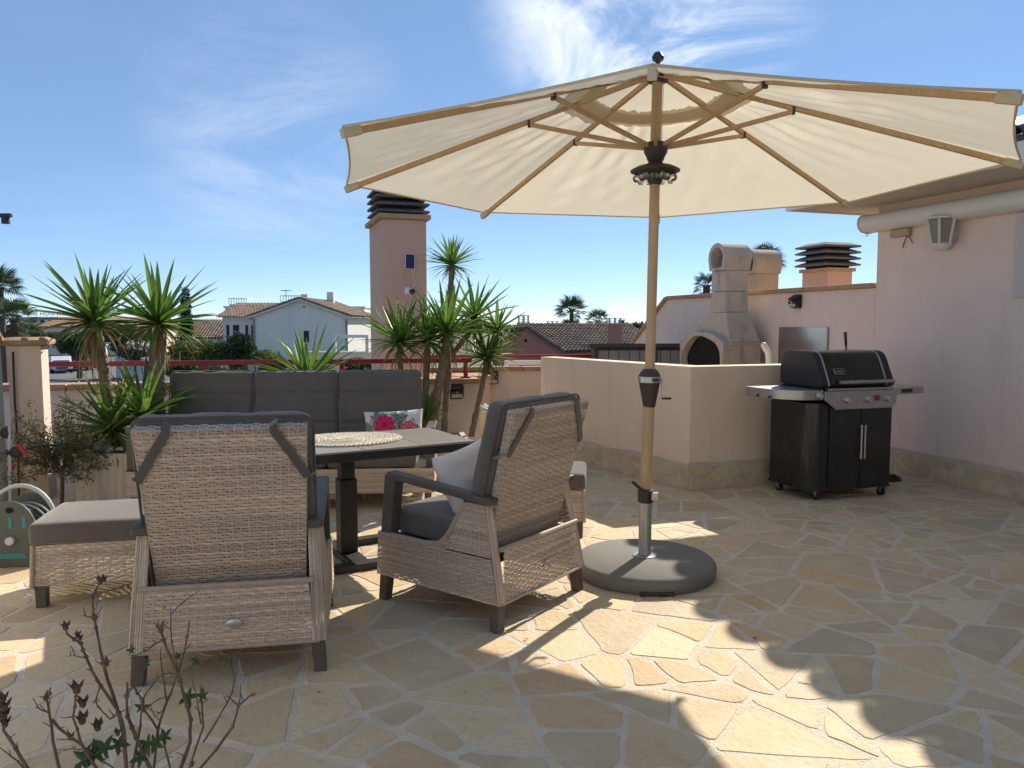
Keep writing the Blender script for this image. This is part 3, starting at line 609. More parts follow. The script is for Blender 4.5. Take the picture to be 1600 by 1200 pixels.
MB().box((0, -0.03, 0), (0.115, 0.012, 0.185), Matrix.Rotation(R(-14), 3, 'X') @ Matrix.Rotation(R(4), 3, 'Y')).build('frame', M['whitepaint'], sp)
MB().box((0, -0.0375, -0.0015), (0.10, 0.006, 0.17), Matrix.Rotation(R(-14), 3, 'X') @ Matrix.Rotation(R(4), 3, 'Y')).build('cells', M['solar'], sp)
MB().tube([(0.02, -0.012, -0.08), (0.045, -0.006, -0.16), (0.06, -0.005, -0.25), (0.02, -0.01, -0.32)], 0.004, 5).build('cable', M['whitepaint'], sp)
sc = thing('security_camera', 'small white camera on the chimney below the solar panel', 'camera', Vector((-1.50, 9.0, 1.83))+WP*0.285, TH)
MB().ico((0, -0.05, 0), 0.045, (1, 1, 1), 8).build('housing', M['whitepaint'], sc, smooth=True)
MB().cyl((0.03, -0.085, -0.01), (0.045, -0.115, -0.015), 0.028, 0.032).build('lens_hood', M['black'], sc)
MB().bx(-0.03, 0.03, -0.012, 0.0, -0.04, 0.04).build('mount', M['whitepaint'], sc)
sc2 = thing('chimney', 'short salmon chimney with dark stacked louvres behind pink wall', 'chimney', at(1293, 445, 10.3)*1.0, TH)
sc2.location.z = 0
MB().bx(0, 0.40, 0, 0.50, -3, 2.14).build('shaft', M['salmon'], sc2); MB().bx(-0.035, 0.435, -0.035, 0.535, 2.142, 2.19).build('cap', M['cap'], sc2, bev=0.008)
louvre_stack(sc2, 0.20, 0.25, 2.19, 0.58, 0.60, 4, 0.082)

# ------------------------------------------------------------------ barbecue ovens
def ring(mb, outer, inner, x0, x1, back=False):
    n = len(outer); V = [(x0, *p) for p in outer]+[(x0, *p) for p in inner]+[(x1, *p) for p in outer]+[(x1, *p) for p in inner]
    F = []
    for i in range(n):
        j = (i+1) % n; F += [(i, j, n+j, n+i), (2*n+i, 3*n+i, 3*n+j, 2*n+j), (i, 2*n+i, 2*n+j, j), (n+i, n+j, 3*n+j, 3*n+i)]
    mb.add(V, F)
    return mb
def flue(t, mt, z0, z1):
    y0, y1 = 0.16, 0.46; x0, x1 = 0.10, 0.42
    for k, (za, zb) in enumerate([(z0+(z1-z0)*i/2, z0+(z1-z0)*(i+1)/2) for i in range(2)]):
        MB().bx(x0+0.002*k, x1-0.002*k, y0+0.002*k, y1-0.002*k, za+0.002, zb-0.002).build('flue_block', M[mt], t, bev=0.008)
    N_ = 28; yc = (y0+y1)/2; zc = z1+0.15; out = []; inn = []
    for i in range(N_):
        a = -math.pi/2+2*math.pi*i/N_; cy, cz = math.cos(a), math.sin(a)
        if cz < -0.55: out.append((yc+max(-0.15, min(0.15, cy*0.25)), z1+0.0)); 
        else: out.append((yc+cy*0.178, zc+cz*0.178))
        if cz < -0.62: inn.append((yc+max(-0.095, min(0.095, cy*0.16)), z1+0.035))
        else: inn.append((yc+cy*0.125, zc+cz*0.125))
    ring(MB(), out, inn, x0-0.03, x1+0.02).build('chimney_cowl', M[mt], t, smooth=True)
    MB().add([(x1-0.03, *p) for p in inn], [tuple(range(N_))]).build('cowl_back', M['louvre'], t)
bo = thing('barbecue_oven', 'cast concrete barbecue oven with hood, arched mouth and cowl chimney', 'barbecue', W(-0.65, 1.6, 0), TH)
flue(bo, 'concrete', 1.58, 2.08)
# hood: frustum
MB().hexa([(0.07, 0, 1.225), (0.50, 0, 1.225), (0.50, 0.95, 1.225), (0.07, 0.95, 1.225), (0.10, 0.15, 1.579), (0.43, 0.15, 1.579), (0.43, 0.48, 1.579), (0.10, 0.48, 1.579)]).build('hood', M['concrete'], bo, bev=0.008)
MB().bx(0.069, 0.515, -0.02, 0.97, 1.195, 1.223).build('hood_rim', M['concrete'], bo, bev=0.006)
MB().bx(0.07, 0.50, 0.0, 0.06, 0.0, 1.193).build('side_panel', M['concrete'], bo); MB().bx(0.07, 0.50, 0.89, 0.95, 0.0, 1.193).build('side_panel', M['concrete'], bo)
MB().bx(0.44, 0.499, 0.061, 0.889, 0.0, 1.193).build('back_panel', M['soot_and_shade'], bo); MB().bx(0.06, 0.439, 0.061, 0.889, 0.70, 0.76).build('hearth', M['soot_and_shade'], bo)
MB().bx(0.072, 0.439, 0.062, 0.07, 0.762, 1.192).build('soot_lining', M['soot_and_shade'], bo); MB().bx(0.072, 0.439, 0.88, 0.888, 0.762, 1.192).build('soot_lining', M['soot_and_shade'], bo)
MB().bx(0.072, 0.439, 0.0615, 0.8885, 1.185, 1.1935).build('soot_lining', M['soot_and_shade'], bo)
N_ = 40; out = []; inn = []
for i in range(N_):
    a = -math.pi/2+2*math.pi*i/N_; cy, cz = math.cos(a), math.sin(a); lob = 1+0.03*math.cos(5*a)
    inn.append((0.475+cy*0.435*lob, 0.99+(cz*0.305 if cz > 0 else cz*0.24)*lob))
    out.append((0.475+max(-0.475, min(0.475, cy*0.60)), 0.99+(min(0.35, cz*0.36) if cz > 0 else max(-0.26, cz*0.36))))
ring(MB(), out, inn, -0.03, 0.068).build('mouth_arch', M['concrete'], bo, bev=0.006)
MB().add([(0.066, *p) for p in inn], [tuple(range(N_))]).build('mouth_shade_sheet', M['soot_and_shade'], bo)  # flat black sheet painting the shade of the sooty interior, hides the rim
MB().bx(-0.02, 0.068, 0.0, 0.95, 0.0, 0.735).build('front_base', M['concrete'], bo)
b2 = thing('oven_chimney', 'sunlit concrete barbecue chimney with cowl behind the pink wall', 'chimney', W(0.48, 2.55, 0), TH)
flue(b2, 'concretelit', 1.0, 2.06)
b2.scale = (1.15, 1.15, 1.03)
# steel sheet, pipe, small block, stick
ss = thing('steel_sheet', 'reflective steel sheet on the pink wall behind the gas grill', 'steel sheet', W(-0.003, 0.95, 0), TH)
MB().bx(-0.012, 0.0, -0.30, 0.50, 0.75, 1.405).build('sheet', M['mirror'], ss); MB().bx(-0.02, -0.0125, -0.315, -0.30, 0.75, 1.41).build('edge_strip', M['steel'], ss)
pv = thing('white_pipe', 'bent white pipe rising above the low wall beside oven', 'pipe', (2.52, 7.55, 0))
MB().tube([(0, 0, 0.0), (0, 0, 1.10), (-0.006, 0, 1.16), (-0.03, 0, 1.20), (-0.055, -0.01, 1.235)], [0.028, 0.028, 0.03, 0.033, 0.028], 14).build('pipe', M['whitepaint'], pv, smooth=True)
MB().lathe([(0.045, 0.0), (0.045, 0.03), (0.03, 0.04)], n=14).build('foot', M['whitepaint'], pv)
MB().ico((-0.055, -0.01, 1.235), 0.03, n=8).build('end_cap', M['whitepaint'], pv, smooth=True)
# storage shed behind the low wall
sb = thing('storage_shed', 'low grey panelled storage shed with black frame behind low wall', 'shed', (1.09, 9.95, 0), R(2))
MB().bx(0.03, 1.27, 0.03, 0.75, 0, 1.13).build('body', M['sheddark'], sb); MB().hexa([(-0.10, -0.08, 1.14), (1.32, -0.08, 1.14), (1.32, 0.85, 1.10), (-0.10, 0.85, 1.10), (-0.10, -0.08, 1.19), (1.32, -0.08, 1.19), (1.32, 0.85, 1.15), (-0.10, 0.85, 1.15)]).build('roof', M['sheddark'], sb)
for k in range(9): MB().bx(0.03+k*0.135, 0.155+k*0.135, 0.0, 0.028, 0.04, 1.10).build('panel', M['shed'], sb)
for x in (0.0, 0.77): MB().bx(x-0.03, x+0.028, -0.012, 0.0295, 0.0, 1.135).build('corner_post', M['sheddark'], sb)
MB().ico((0.42, -0.03, 0.86), 0.05, (1.3, 0.6, 0.8)).build('latch', M['black'], sb)

# ================================================================== furniture
def weave(name, quad, parent, seed=0, row=0.0132, ds=0.033, amp=0.0028, vertical=False, flip=False, bulge=0.0):
    """woven panel on a quad (bl, br, tr, tl): horizontal strands passing over and under upright stakes"""
    rg = np.random.default_rng(seed); bl, br, tr, tl = [np.array(p, float) for p in quad]
    if vertical: bl, br, tr, tl = br, tr, tl, bl
    Wd = (np.linalg.norm(br-bl)+np.linalg.norm(tr-tl))/2; Hh = (np.linalg.norm(tl-bl)+np.linalg.norm(tr-br))/2
    nrm = np.cross(br-bl, tl-bl); nrm /= np.linalg.norm(nrm)
    if flip: nrm = -nrm
    hs = []
    while sum(hs) < Hh: hs.append(row*rg.choice([0.72, 0.85, 1.0, 1.0, 1.25]))
    hs = np.array(hs)*Hh/sum(hs); ts = (np.cumsum(hs)-hs/2)/Hh
    ns = max(2, round(Wd/ds)); sub = 4; nc = ns*sub+1; s = np.linspace(0, 1, nc)
    def P(ss, tt):
        ss = ss[..., None]; tt = tt[..., None]
        p = bl*(1-ss)*(1-tt)+br*ss*(1-tt)+tr*ss*tt+tl*(1-ss)*tt
        return p+nrm*bulge*(4*ss*(1-ss))*(4*tt*(1-tt))
    nr = len(hs); S = np.broadcast_to(s, (nr, nc)); ph = (np.arange(nr) % 2)*math.pi
    off = amp*np.sin(math.pi*S*ns+ph[:, None]+math.pi/2)
    wob = rg.normal(0, 0.0005, (nr, nc))
    V = []; tone = []
    hw = hs/2*0.925
    base_tone = np.clip(rg.normal(0.5, 0.20, nr), 0, 1)
    drift = np.cumsum(rg.normal(0, 0.04, (nr, nc)), axis=1)
    for k, (dy, dn) in enumerate(((-1, -0.0018), (0, 0.0018), (1, -0.0018))):
        T = ts[:, None]+dy*hw[:, None]/Hh+wob/Hh
        V.append(P(S, np.broadcast_to(T, (nr, nc)))+nrm*(off+dn)[..., None]); tone.append(np.clip(base_tone[:, None]+drift, 0, 1))
    V = np.stack(V, axis=2); tone = np.stack(tone, axis=2)
    idx = np.arange(nr*nc*3).reshape(nr, nc, 3)
    F = np.concatenate([np.stack([idx[:, :-1, k], idx[:, 1:, k], idx[:, 1:, k+1], idx[:, :-1, k+1]], axis=-1).reshape(-1, 4) for k in (0, 1)])
    V = V.reshape(-1, 3); tone = tone.reshape(-1)
    # stakes
    s2 = (np.arange(ns+1))/ns; t2 = np.linspace(0, 1, 7); SS, TT = np.meshgrid(s2, t2, indexing='ij')
    pv = []; tt_ = []
    for dx, dn in ((-1, -0.001), (0, 0.0016), (1, -0.001)):
        pv.append(P(np.clip(SS+dx*0.0034/Wd, 0, 1), TT)+nrm*dn); tt_.append(np.full(SS.shape, 0.72))
    pv = np.stack(pv, axis=2); i2 = np.arange(pv.shape[0]*pv.shape[1]*3).reshape(pv.shape[0], pv.shape[1], 3)+len(V)
    F2 = np.concatenate([np.stack([i2[:, :-1, k], i2[:, :-1, k+1], i2[:, 1:, k+1], i2[:, 1:, k]], axis=-1).reshape(-1, 4) for k in (0, 1)])
    V = np.concatenate([V, pv.reshape(-1, 3)]); F = np.concatenate([F, F2]); tone = np.concatenate([tone, np.stack(tt_, 2).reshape(-1)])
    return np_obj(name, V, F, M['wicker'], parent, tone)
def strands(name, a0, a1, b0, b1, n, parent, seed=0, r=0.0075):
    """a bundle of upright strands between the edge a0-a1 (bottom) and b0-b1 (top)"""
    rr = random.Random(seed); m = MB(); a0, a1, b0, b1 = map(Vector, (a0, a1, b0, b1))
    for i in range(n):
        k = (i+0.5)/n; m.tone = rr.uniform(0.15, 0.9); p = a0.lerp(a1, k); q = b0.lerp(b1, k); w = (a1-a0).length/n*0.52
        m.tube([p.lerp(q, t)+Vector((rr.uniform(-1, 1), rr.uniform(-1, 1), 0))*0.0008 for t in (0, 0.2, 0.4, 0.6, 0.8, 1)], max(w, 0.004), 6)
    return m.build(name, M['wicker'], parent, smooth=True, tone=True)
def cushion(name, size, mt, parent, r=0.035, bulge=0.015, loc=(0, 0, 0), rot=(0, 0, 0), seed=0, wr=0.004, n=14, sag=None):
    hx, hy, hz = [d/2 for d in size]; V = []; F = []; index = {}
    def axis(h):
        rrr = min(r, h*0.98); e = [h-rrr*(1-math.sin(a)) for a in (math.pi/2, R(60), R(32), 0)]
        inner = np.linspace(-(h-rrr), h-rrr, max(3, n if h > 0.12 else 4)); return [-x for x in e[:3]]+list(inner)+[x for x in reversed(e[:3])]
    ax = [axis(hx), axis(hy), axis(hz)]; rr_ = [min(r, h*0.98) for h in (hx, hy, hz)]
    def vert(i, j, k):
        key = (i, j, k)
        if key in index: return index[key]
        p = Vector((ax[0][i], ax[1][j], ax[2][k])); rad = min(rr_)
        q = Vector([max(-(h-rad), min(h-rad, c)) for c, h in zip(p, (hx, hy, hz))]); d = p-q
        if d.length > 1e-9: p = q+d.normalized()*rad if max(abs(x) for x in d) > 1e-6 else p
        u, v = p.x/hx, p.y/hy; b = max(0, 1-u*u)*max(0, 1-v*v)
        p = p+Vector((0, 0, (1 if p.z > 0 else -0.5)*bulge*b*min(1, abs(p.z)/hz*1.2)))
        w = mnoise.noise(Vector((p.x*7+seed*3.1, p.y*7, p.z*5+seed)))*wr + mnoise.noise(Vector((p.x*24+p.y*9, p.y*13+seed, p.z*16)))*wr*0.45
        p = p+p.normalized()*w
        if sag: p.z += sag(p)
        index[key] = len(V); V.append(p); return index[key]
    nx, ny, nz = len(ax[0]), len(ax[1]), len(ax[2])
    for i in range(nx-1):
        for j in range(ny-1):
            F.append((vert(i, j, 0), vert(i, j+1, 0), vert(i+1, j+1, 0), vert(i+1, j, 0))); F.append((vert(i, j, nz-1), vert(i+1, j, nz-1), vert(i+1, j+1, nz-1), vert(i, j+1, nz-1)))
    for i in range(nx-1):
        for k in range(nz-1):
            F.append((vert(i, 0, k), vert(i+1, 0, k), vert(i+1, 0, k+1), vert(i, 0, k+1))); F.append((vert(i, ny-1, k), vert(i, ny-1, k+1), vert(i+1, ny-1, k+1), vert(i+1, ny-1, k)))
    for j in range(ny-1):
        for k in range(nz-1):
            F.append((vert(0, j, k), vert(0, j, k+1), vert(0, j+1, k+1), vert(0, j+1, k))); F.append((vert(nx-1, j, k), vert(nx-1, j+1, k), vert(nx-1, j+1, k+1), vert(nx-1, j, k+1)))
    o = MB().add(V, F).build(name, mt, parent); o.data.polygons.foreach_set('use_smooth', [True]*len(o.data.polygons))
    o.location = loc; o.rotation_euler = rot; return o
def rrect(w, h, r, n=5):
    P = []
    for cx, cy, a0 in ((w/2-r, h/2-r, 0), (-w/2+r, h/2-r, 90), (-w/2+r, -h/2+r, 180), (w/2-r, -h/2+r, 270)):
        P += [(cx+r*math.cos(R(a0+90*i/n)), cy+r*math.sin(R(a0+90*i/n))) for i in range(n+1)]
    return P
def leg(mb, x, y, z, w=0.052, tx=0.0, ty=0.0):
    h = w/2; return mb.hexa([(x-h*0.9+tx, y-h*0.9+ty, 0), (x+h*0.9+tx, y-h*0.9+ty, 0), (x+h*0.9+tx, y+h*0.9+ty, 0), (x-h*0.9+tx, y+h*0.9+ty, 0), (x-h, y-h, z), (x+h, y-h, z), (x+h, y+h, z), (x-h, y+h, z)])

# ---- recliner: local x right, y the way it faces, rear corner line at y = 0
def make_recliner(label, loc, rz):
    t = thing('garden_recliner', label, 'armchair', loc, rz, 'wicker recliners at the table')
    w0, w1 = 0.385, 0.365; zb, zt = 0.135, 0.385; D = 0.80
    weave('rear_panel', [(-w0+0.05, 0.0, zb), (w0-0.05, 0.0, zb), (w1-0.05, 0.015, zt), (-w1+0.05, 0.015, zt)], t, 21)
    MB().tube([(-w1+0.03, 0.018, zt+0.004), (w1-0.03, 0.018, zt+0.004)], 0.012, 8).build('rear_rim', M['wicker'], t, smooth=True)
    MB().tube([(-w0+0.03, 0.0, zb), (w0-0.03, 0.0, zb)], 0.009, 8).build('bottom_rim', M['wicker'], t, smooth=True)
    weave('front_panel', [(w0-0.03, D, zb), (-w0+0.03, D, zb), (-w0+0.03, D-0.01, 0.33), (w0-0.03, D-0.01, 0.33)], t, 22)
    for s in (-1, 1):
        f = s < 0
        x0, x1, x2 = s*w0, s*(w0-0.008), s*(w0-0.025)
        weave('side_panel', [(x0, 0.0, zb), (x0, D, zb), (x1, D-0.005, 0.345), (x1, 0.045, 0.345)], t, 23+s, flip=f)
        weave('side_upright', [(x1, 0.045, 0.352), (x1, 0.33, 0.352), (x2, 0.205, 0.595), (x2, 0.095, 0.595)], t, 26+s, row=0.011, ds=0.024, flip=f)
        weave('side_flare', [(x1, 0.33, 0.345), (x1, 0.46, 0.345), (x1, 0.335, 0.40), (x1, 0.308, 0.40)], t, 29+s, row=0.011, ds=0.024, flip=f)
        xi = s*(w0-0.058)
        strands('corner_post', (x0, -0.004, zb), (xi, -0.004, zb), (x2, 0.09, 0.595), (s*(w0-0.075), 0.09, 0.595), 6, t, 31+s)
        m = MB(); m.hexa([Vector((xi, 0.01, zb)), Vector((xi-s*0.006, 0.01, zb)), Vector((xi-s*0.006, D, zb)), Vector((xi, D, zb)), Vector((xi, 0.05, 0.33)), Vector((xi-s*0.006, 0.05, 0.33)), Vector((xi-s*0.006, D, 0.33)), Vector((xi, D, 0.33))])
        m.build('inner_panel', M['wicker'], t)
        # rim strand along the top of the side
        MB().tube([(s*(w0-0.02), D-0.003, 0.35), (s*(w0-0.02), 0.47, 0.35), (s*(w0-0.022), 0.38, 0.362), (s*(w0-0.025), 0.325, 0.41), (s*(w0-0.03), 0.27, 0.50), (s*(w0-0.035), 0.215, 0.595)], 0.017, 8).build('side_rim', M['wicker'], t, smooth=True)
        # armrest
        xa = s*(w0-0.045)
        MB().bar((xa, 0.055, 0.612), (xa, 0.735, 0.668), 0.072, 0.036).build('armrest', M['alu'], t, bev=0.010)
        MB().hexa([(xa-0.034, 0.715, 0.335), (xa+0.034, 0.715, 0.335), (xa+0.034, 0.785, 0.335), (xa-0.034, 0.785, 0.335), (xa-0.034, 0.668, 0.664), (xa+0.034, 0.668, 0.664), (xa+0.034, 0.748, 0.672), (xa-0.034, 0.748, 0.672)]).build('arm_support', M['alu'], t, bev=0.008)
        for y, dy in ((0.035, -0.012), (D-0.04, 0.01)): leg(MB(), s*(w0-0.04), y, zb+0.03, 0.056, s*0.012, dy).build('leg', M['alu'], t, bev=0.004)
    MB().bx(-w0+0.06, w0-0.06, 0.05, D-0.03, 0.315, 0.325).build('seat_frame', M['iron'], t)
    cushion('seat_cushion', (0.61, 0.60, 0.125), M['fabric'], t, 0.035, 0.02, (0, 0.485, 0.405), (R(2.5), 0, 0), 1)
    # back: leans to the rear
    yb, ytop, z0, z1 = 0.135, -0.06, 0.30, 1.04; wb, wt = 0.295, 0.325
    bk = weave('backrest', [(-wb, yb, z0), (wb, yb, z0), (wt, ytop, z1), (-wt, ytop, z1)], t, 41)
    dv = Vector((0, z1-z0, yb-ytop)).normalized()     # into the seat, square to the back
    for s in (-1, 1):
        weave('back_edge', [(s*wb, yb, z0), (s*wb, yb+dv.y*0.045, z0+dv.z*0.045), (s*wt, ytop+dv.y*0.045, z1+dv.z*0.045), (s*wt, ytop, z1)], bk, 42+s, ds=0.022, flip=s < 0)
    weave('back_top_edge', [(-wt, ytop, z1), (wt, ytop, z1), (wt, ytop+dv.y*0.045, z1+dv.z*0.045), (-wt, ytop+dv.y*0.045, z1+dv.z*0.045)], bk, 45, row=0.02)
    ang = math.atan2(yb-ytop, z1-z0)
    L_ = (z1-z0)/math.cos(ang)
    cen = Vector((0, (yb+ytop)/2, (z0+z1)/2))+dv*0.108+Vector((0, -math.sin(ang), math.cos(ang)))*0.004
    def tuck(p): return -0.012*math.exp(-((p.y-0.17)/0.018)**2)*(1 if p.z > 0 else 0)-0.012*math.exp(-((p.y+0.10)/0.018)**2)*(1 if p.z > 0 else 0)
    bc = cushion('back_cushion', (0.685, L_+0.022, 0.115), M['fabric'], t, 0.04, 0.012, cen, (math.pi/2+ang, 0, 0), 2, 0.008, 44, tuck)
    pl = [(x*1, y*1, 0.0) for x, y in rrect(0.692, L_+0.028, 0.045)]
    pipe = MB().tube([(p[0], p[1], 0.035) for p in pl], 0.006, 6, closed=True).build('piping', M['fabric2'], bc, smooth=True)
    # elastic corner straps across the rear
    upv = Vector((0, -math.sin(ang), math.cos(ang))); out = -dv*0.008
    for s in (-1, 1):
        top = Vector((s*0.20, ytop, z1)); side = Vector((s*(wt-0.002), ytop, z1))-upv*0.215; P = []
        a = [top+upv*0.02+dv*0.03, top+upv*0.015+out*0.5, top-upv*0.01+out, top.lerp(side, 0.5)+out*1.2, side+out, side+Vector((s*0.012, 0, 0))+dv*0.02, side+Vector((s*0.014, 0, 0))+dv*0.06-upv*0.03]
        m = MB(); d = (side-top).normalized(); wv = d.cross(dv).normalized()*0.0175
        Vv = []
        for q in a: Vv += [q-wv, q+wv]
        Vv += [v-dv*0.003 for v in Vv]; n = len(a)
        Ff = [(2*i, 2*i+1, 2*i+3, 2*i+2) for i in range(n-1)]+[(2*n+2*i, 2*n+2*i+2, 2*n+2*i+3, 2*n+2*i+1) for i in range(n-1)]+[(2*i, 2*i+2, 2*n+2*i+2, 2*n+2*i) for i in range(n-1)]+[(2*i+1, 2*n+2*i+1, 2*n+2*i+3, 2*i+3) for i in range(n-1)]
        m.add(Vv, Ff).build('corner_strap', M['fabric2'], bc if False else t, smooth=True)
    bd = MB().lathe([(0.030, 0), (0.030, 0.004), (0.026, 0.006)], n=24, sx=1.0, sy=0.62).build('badge', M['silver'], t, smooth=True); bd.location = (0.02, -0.004, 0.235); bd.rotation_euler = (math.pi/2, 0, 0)
    return t
chA = make_recliner('wicker recliner seen squarely from behind, nearest to the dry plant', (-1.15, 3.04, 0), R(11))
chB = copy_tree(chA); chB.location = (0.162, 3.795, 0); chB.rotation_euler = (0, 0, R(53.5))
chB['label'] = 'wicker recliner turned sideways beside umbrella base, holding a white pillow'

def make_stool(label, loc, rz):
    t = thing('footstool', label, 'footstool', loc, rz, 'wicker footstools with cushions'); w, d = 0.30, 0.25; zb, zt = 0.115, 0.325
    q = [(-w, -d), (w, -d), (w, d), (-w, d)]
    for i in range(4):
        a, b = q[i], q[(i+1) % 4]; k = 0.965; weave('side_panel', [(a[0], a[1], zb), (b[0], b[1], zb), (b[0]*k, b[1]*k, zt), (a[0]*k, a[1]*k, zt)], t, 60+i)
        MB().tube([(a[0], a[1], zb-0.005), (a[0]*k, a[1]*k, zt)], 0.012, 8).build('corner_post', M['wicker'], t, smooth=True)
        sx, sy = (1 if a[0] > 0 else -1), (1 if a[1] > 0 else -1); leg(MB(), a[0]-sx*0.035, a[1]-sy*0.035, zb+0.02, 0.056).build('leg', M['alu'], t, bev=0.004)
    MB().bx(-w*0.95, w*0.95, -d*0.95, d*0.95, zt-0.01, zt).build('top_frame', M['iron'], t)
    cushion('cushion', (0.62, 0.52, 0.115), M['fabric'], t, 0.03, 0.014, (0, 0, zt+0.058), seed=5)
    return t
stA = make_stool('wicker footstool with sunlit grey cushion beside the hose reel', (-2.20, 4.12, 0), R(13))
stB = copy_tree(stA); stB.location = (0.215, 5.38, 0); stB.rotation_euler = (0, 0, R(-6)); stB['label'] = 'wicker footstool half hidden behind the sideways recliner'

# ---- sofa (local: front faces -y)
so = thing('garden_sofa', 'three seat wicker garden sofa with charcoal back cushions facing the camera', 'sofa', (-1.79, 6.22, 0), R(4))
sw = 1.16
weave('front_panel', [(-sw, -0.40, 0.135), (sw, -0.40, 0.135), (sw, -0.40, 0.33), (-sw, -0.40, 0.33)], so, 71)
weave('rear_panel', [(1.03, 0.40, 0.135), (-1.06, 0.40, 0.135), (-1.06, 0.43, 0.97), (1.03, 0.43, 0.97)], so, 72, row=0.02, ds=0.05)
for s in (-1, 1):
    weave('side_panel', [(s*sw, -0.40, 0.135), (s*sw, 0.40, 0.135), (s*sw, 0.40, 0.345), (s*sw, -0.40, 0.345)], so, 73+s, flip=s < 0)
    MB().bar((s*(sw-0.03), -0.37, 0.625), (s*(sw-0.03), 0.33, 0.60), 0.075, 0.036).build('armrest', M['alu'], so, bev=0.008)
    MB().bx(s*(sw-0.03)-0.033, s*(sw-0.03)+0.033, -0.37, -0.30, 0.33, 0.608).build('arm_support', M['alu'], so, bev=0.006)
    for y in (-0.36, 0.36): leg(MB(), s*(sw-0.05), y, 0.16, 0.056).build('leg', M['alu'], so, bev=0.004)
MB().bx(-sw+0.02, sw-0.02, -0.38, 0.38, 0.315, 0.327).build('seat_frame', M['iron'], so)
for k in range(3):
    x = (k-1)*0.70-0.02
    cushion('seat_cushion', (0.69, 0.66, 0.13), M['fabric'], so, 0.035, 0.018, (x, -0.06, 0.395), seed=80+k)
    def tuck2(p): return (-0.016*math.exp(-((p.y-0.135)/0.014)**2)-0.014*math.exp(-((p.y+0.12)/0.014)**2))*(1 if p.z > 0 else 0)
    bc = cushion('back_cushion', (0.685, 0.66, 0.125), M['fabric'], so, 0.038, 0.014, (x, 0.285, 0.715), (math.pi/2-R(12), 0, 0), 90+k, 0.013, 44, tuck2)
    MB().tube([(p[0], p[1], 0.03) for p in rrect(0.692, 0.667, 0.04)], 0.005, 6, closed=True).build('piping', M['fabric2'], bc, smooth=True)

# ---- scatter cushions
def pillow(name, w, h, th, mt, loc, rot, parent=None, n=26, seed=0, paint=None, wr=0.006):
    V = []; F = []; cols = []
    for side in (1, -1):
        for i in range(n+1):
            for j in range(n+1):
                u, v = -1+2*i/n, -1+2*j/n
                pin = 1-0.07*(1-u*u)*abs(v)**3-0.0; pin2 = 1-0.07*(1-v*v)*abs(u)**3
                z = th/2*(max(0, (1-u**4))*max(0, (1-v**4)))**0.55*(1-0.15*(u*u+v*v)/2)
                z += wr*mnoise.noise(Vector((u*3+seed, v*3, side*2)))*(1-max(abs(u), abs(v))**4) + wr*0.8*mnoise.noise(Vector((u*8, v*8+seed, side)))*max(abs(u), abs(v))*(1-max(abs(u), abs(v))**8)
                V.append((u*w/2*pin2, v*h/2*pin, side*max(z, 0.0)))
                cols.append(paint(u, v) if paint else (1, 1, 1))
    m = (n+1)**2
    for i in range(n):
        for j in range(n):
            a, b, c, d = i*(n+1)+j, (i+1)*(n+1)+j, (i+1)*(n+1)+j+1, i*(n+1)+j+1
            F.append((a, b, c, d)); F.append((m+a, m+d, m+c, m+b))
    o = MB().add(V, F).build(name, mt, parent); o.data.polygons.foreach_set('use_smooth', [True]*len(o.data.polygons)); o.location = loc; o.rotation_euler = rot
    if paint:
        a = o.data.color_attributes.new('print', 'FLOAT_COLOR', 'POINT'); a.data.foreach_set('color', [x for c in cols for x in (*c, 1.0)])
    return o
wp_ = pillow('throw_pillow', 0.44, 0.42, 0.17, M['white_cotton'], (-0.20, 4.06, 0.60), (R(64), R(-8), R(53.5)), seed=3, wr=0.014)
tag(wp_, 'plump white throw pillow lying in the sideways recliner', 'pillow')
mp_ = mat('floral_print', (0.8, 0.8, 0.8), None, 5, 0.9, bump=0.2, bscale=500)
a_ = mp_.node_tree.nodes.new('ShaderNodeAttribute'); a_.attribute_name = 'print'
for l in list(mp_.node_tree.nodes['Principled BSDF'].inputs['Base Color'].links): mp_.node_tree.links.remove(l)
mp_.node_tree.links.new(a_.outputs['Color'], mp_.node_tree.nodes['Principled BSDF'].inputs['Base Color'])
rp = random.Random(5); fronds = [(rp.uniform(-0.9, 0.9), rp.uniform(-0.9, 0.9), rp.uniform(0, 6.28), rp.uniform(0.35, 0.6), rp.choice([(0.02, 0.05, 0.045), (0.05, 0.13, 0.08), (0.16, 0.22, 0.2), (0.10, 0.15, 0.07), (0.45, 0.25, 0.28)])) for _ in range(26)]
def floral(u, v):
    x, y = u*0.42, v*0.27; c = (0.68, 0.66, 0.64)
    for fx, fy, fa, fl, fc in fronds:
        dx, dy = x-fx*0.42, y-fy*0.27; s = (dx*math.cos(fa)+dy*math.sin(fa))/(fl*0.4); w = (-dx*math.sin(fa)+dy*math.cos(fa))/(fl*0.4)
        if 0 < s < 1 and abs(w) < 0.30*math.sin(math.pi*s)**0.7 and (abs(math.sin(26*(s+abs(w)*0.8))) > 0.45 or abs(w) < 0.02): c = fc
    for cx, cy, rr_, pet in ((-0.12, 0.07, 0.145, 9), (0.22, 0.0, 0.115, 13)):
        dx, dy = x-cx, y-cy; r = math.hypot(dx, dy); a = math.atan2(dy, dx); lim = rr_*(0.93+0.07*math.cos(pet*a))
        if r < lim:
            k = 0.62+0.38*abs(math.cos(pet*a*0.5+9*r)); base = (0.70, 0.015, 0.13) if pet == 9 else (0.58, 0.07, 0.14); c = tuple(b*k for b in base)
            if r < rr_*0.22: c = (0.28, 0.01, 0.04)
            elif pet == 13 and (math.sin(9*a)*math.sin(70*r)) > 0.55: c = (0.72, 0.48, 0.46)
    return c
fp = pillow('floral_pillow', 0.47, 0.34, 0.14, mp_, (-0.93, 6.02, 0.60), (R(72), R(-3), R(2)), n=110, seed=9, paint=floral)
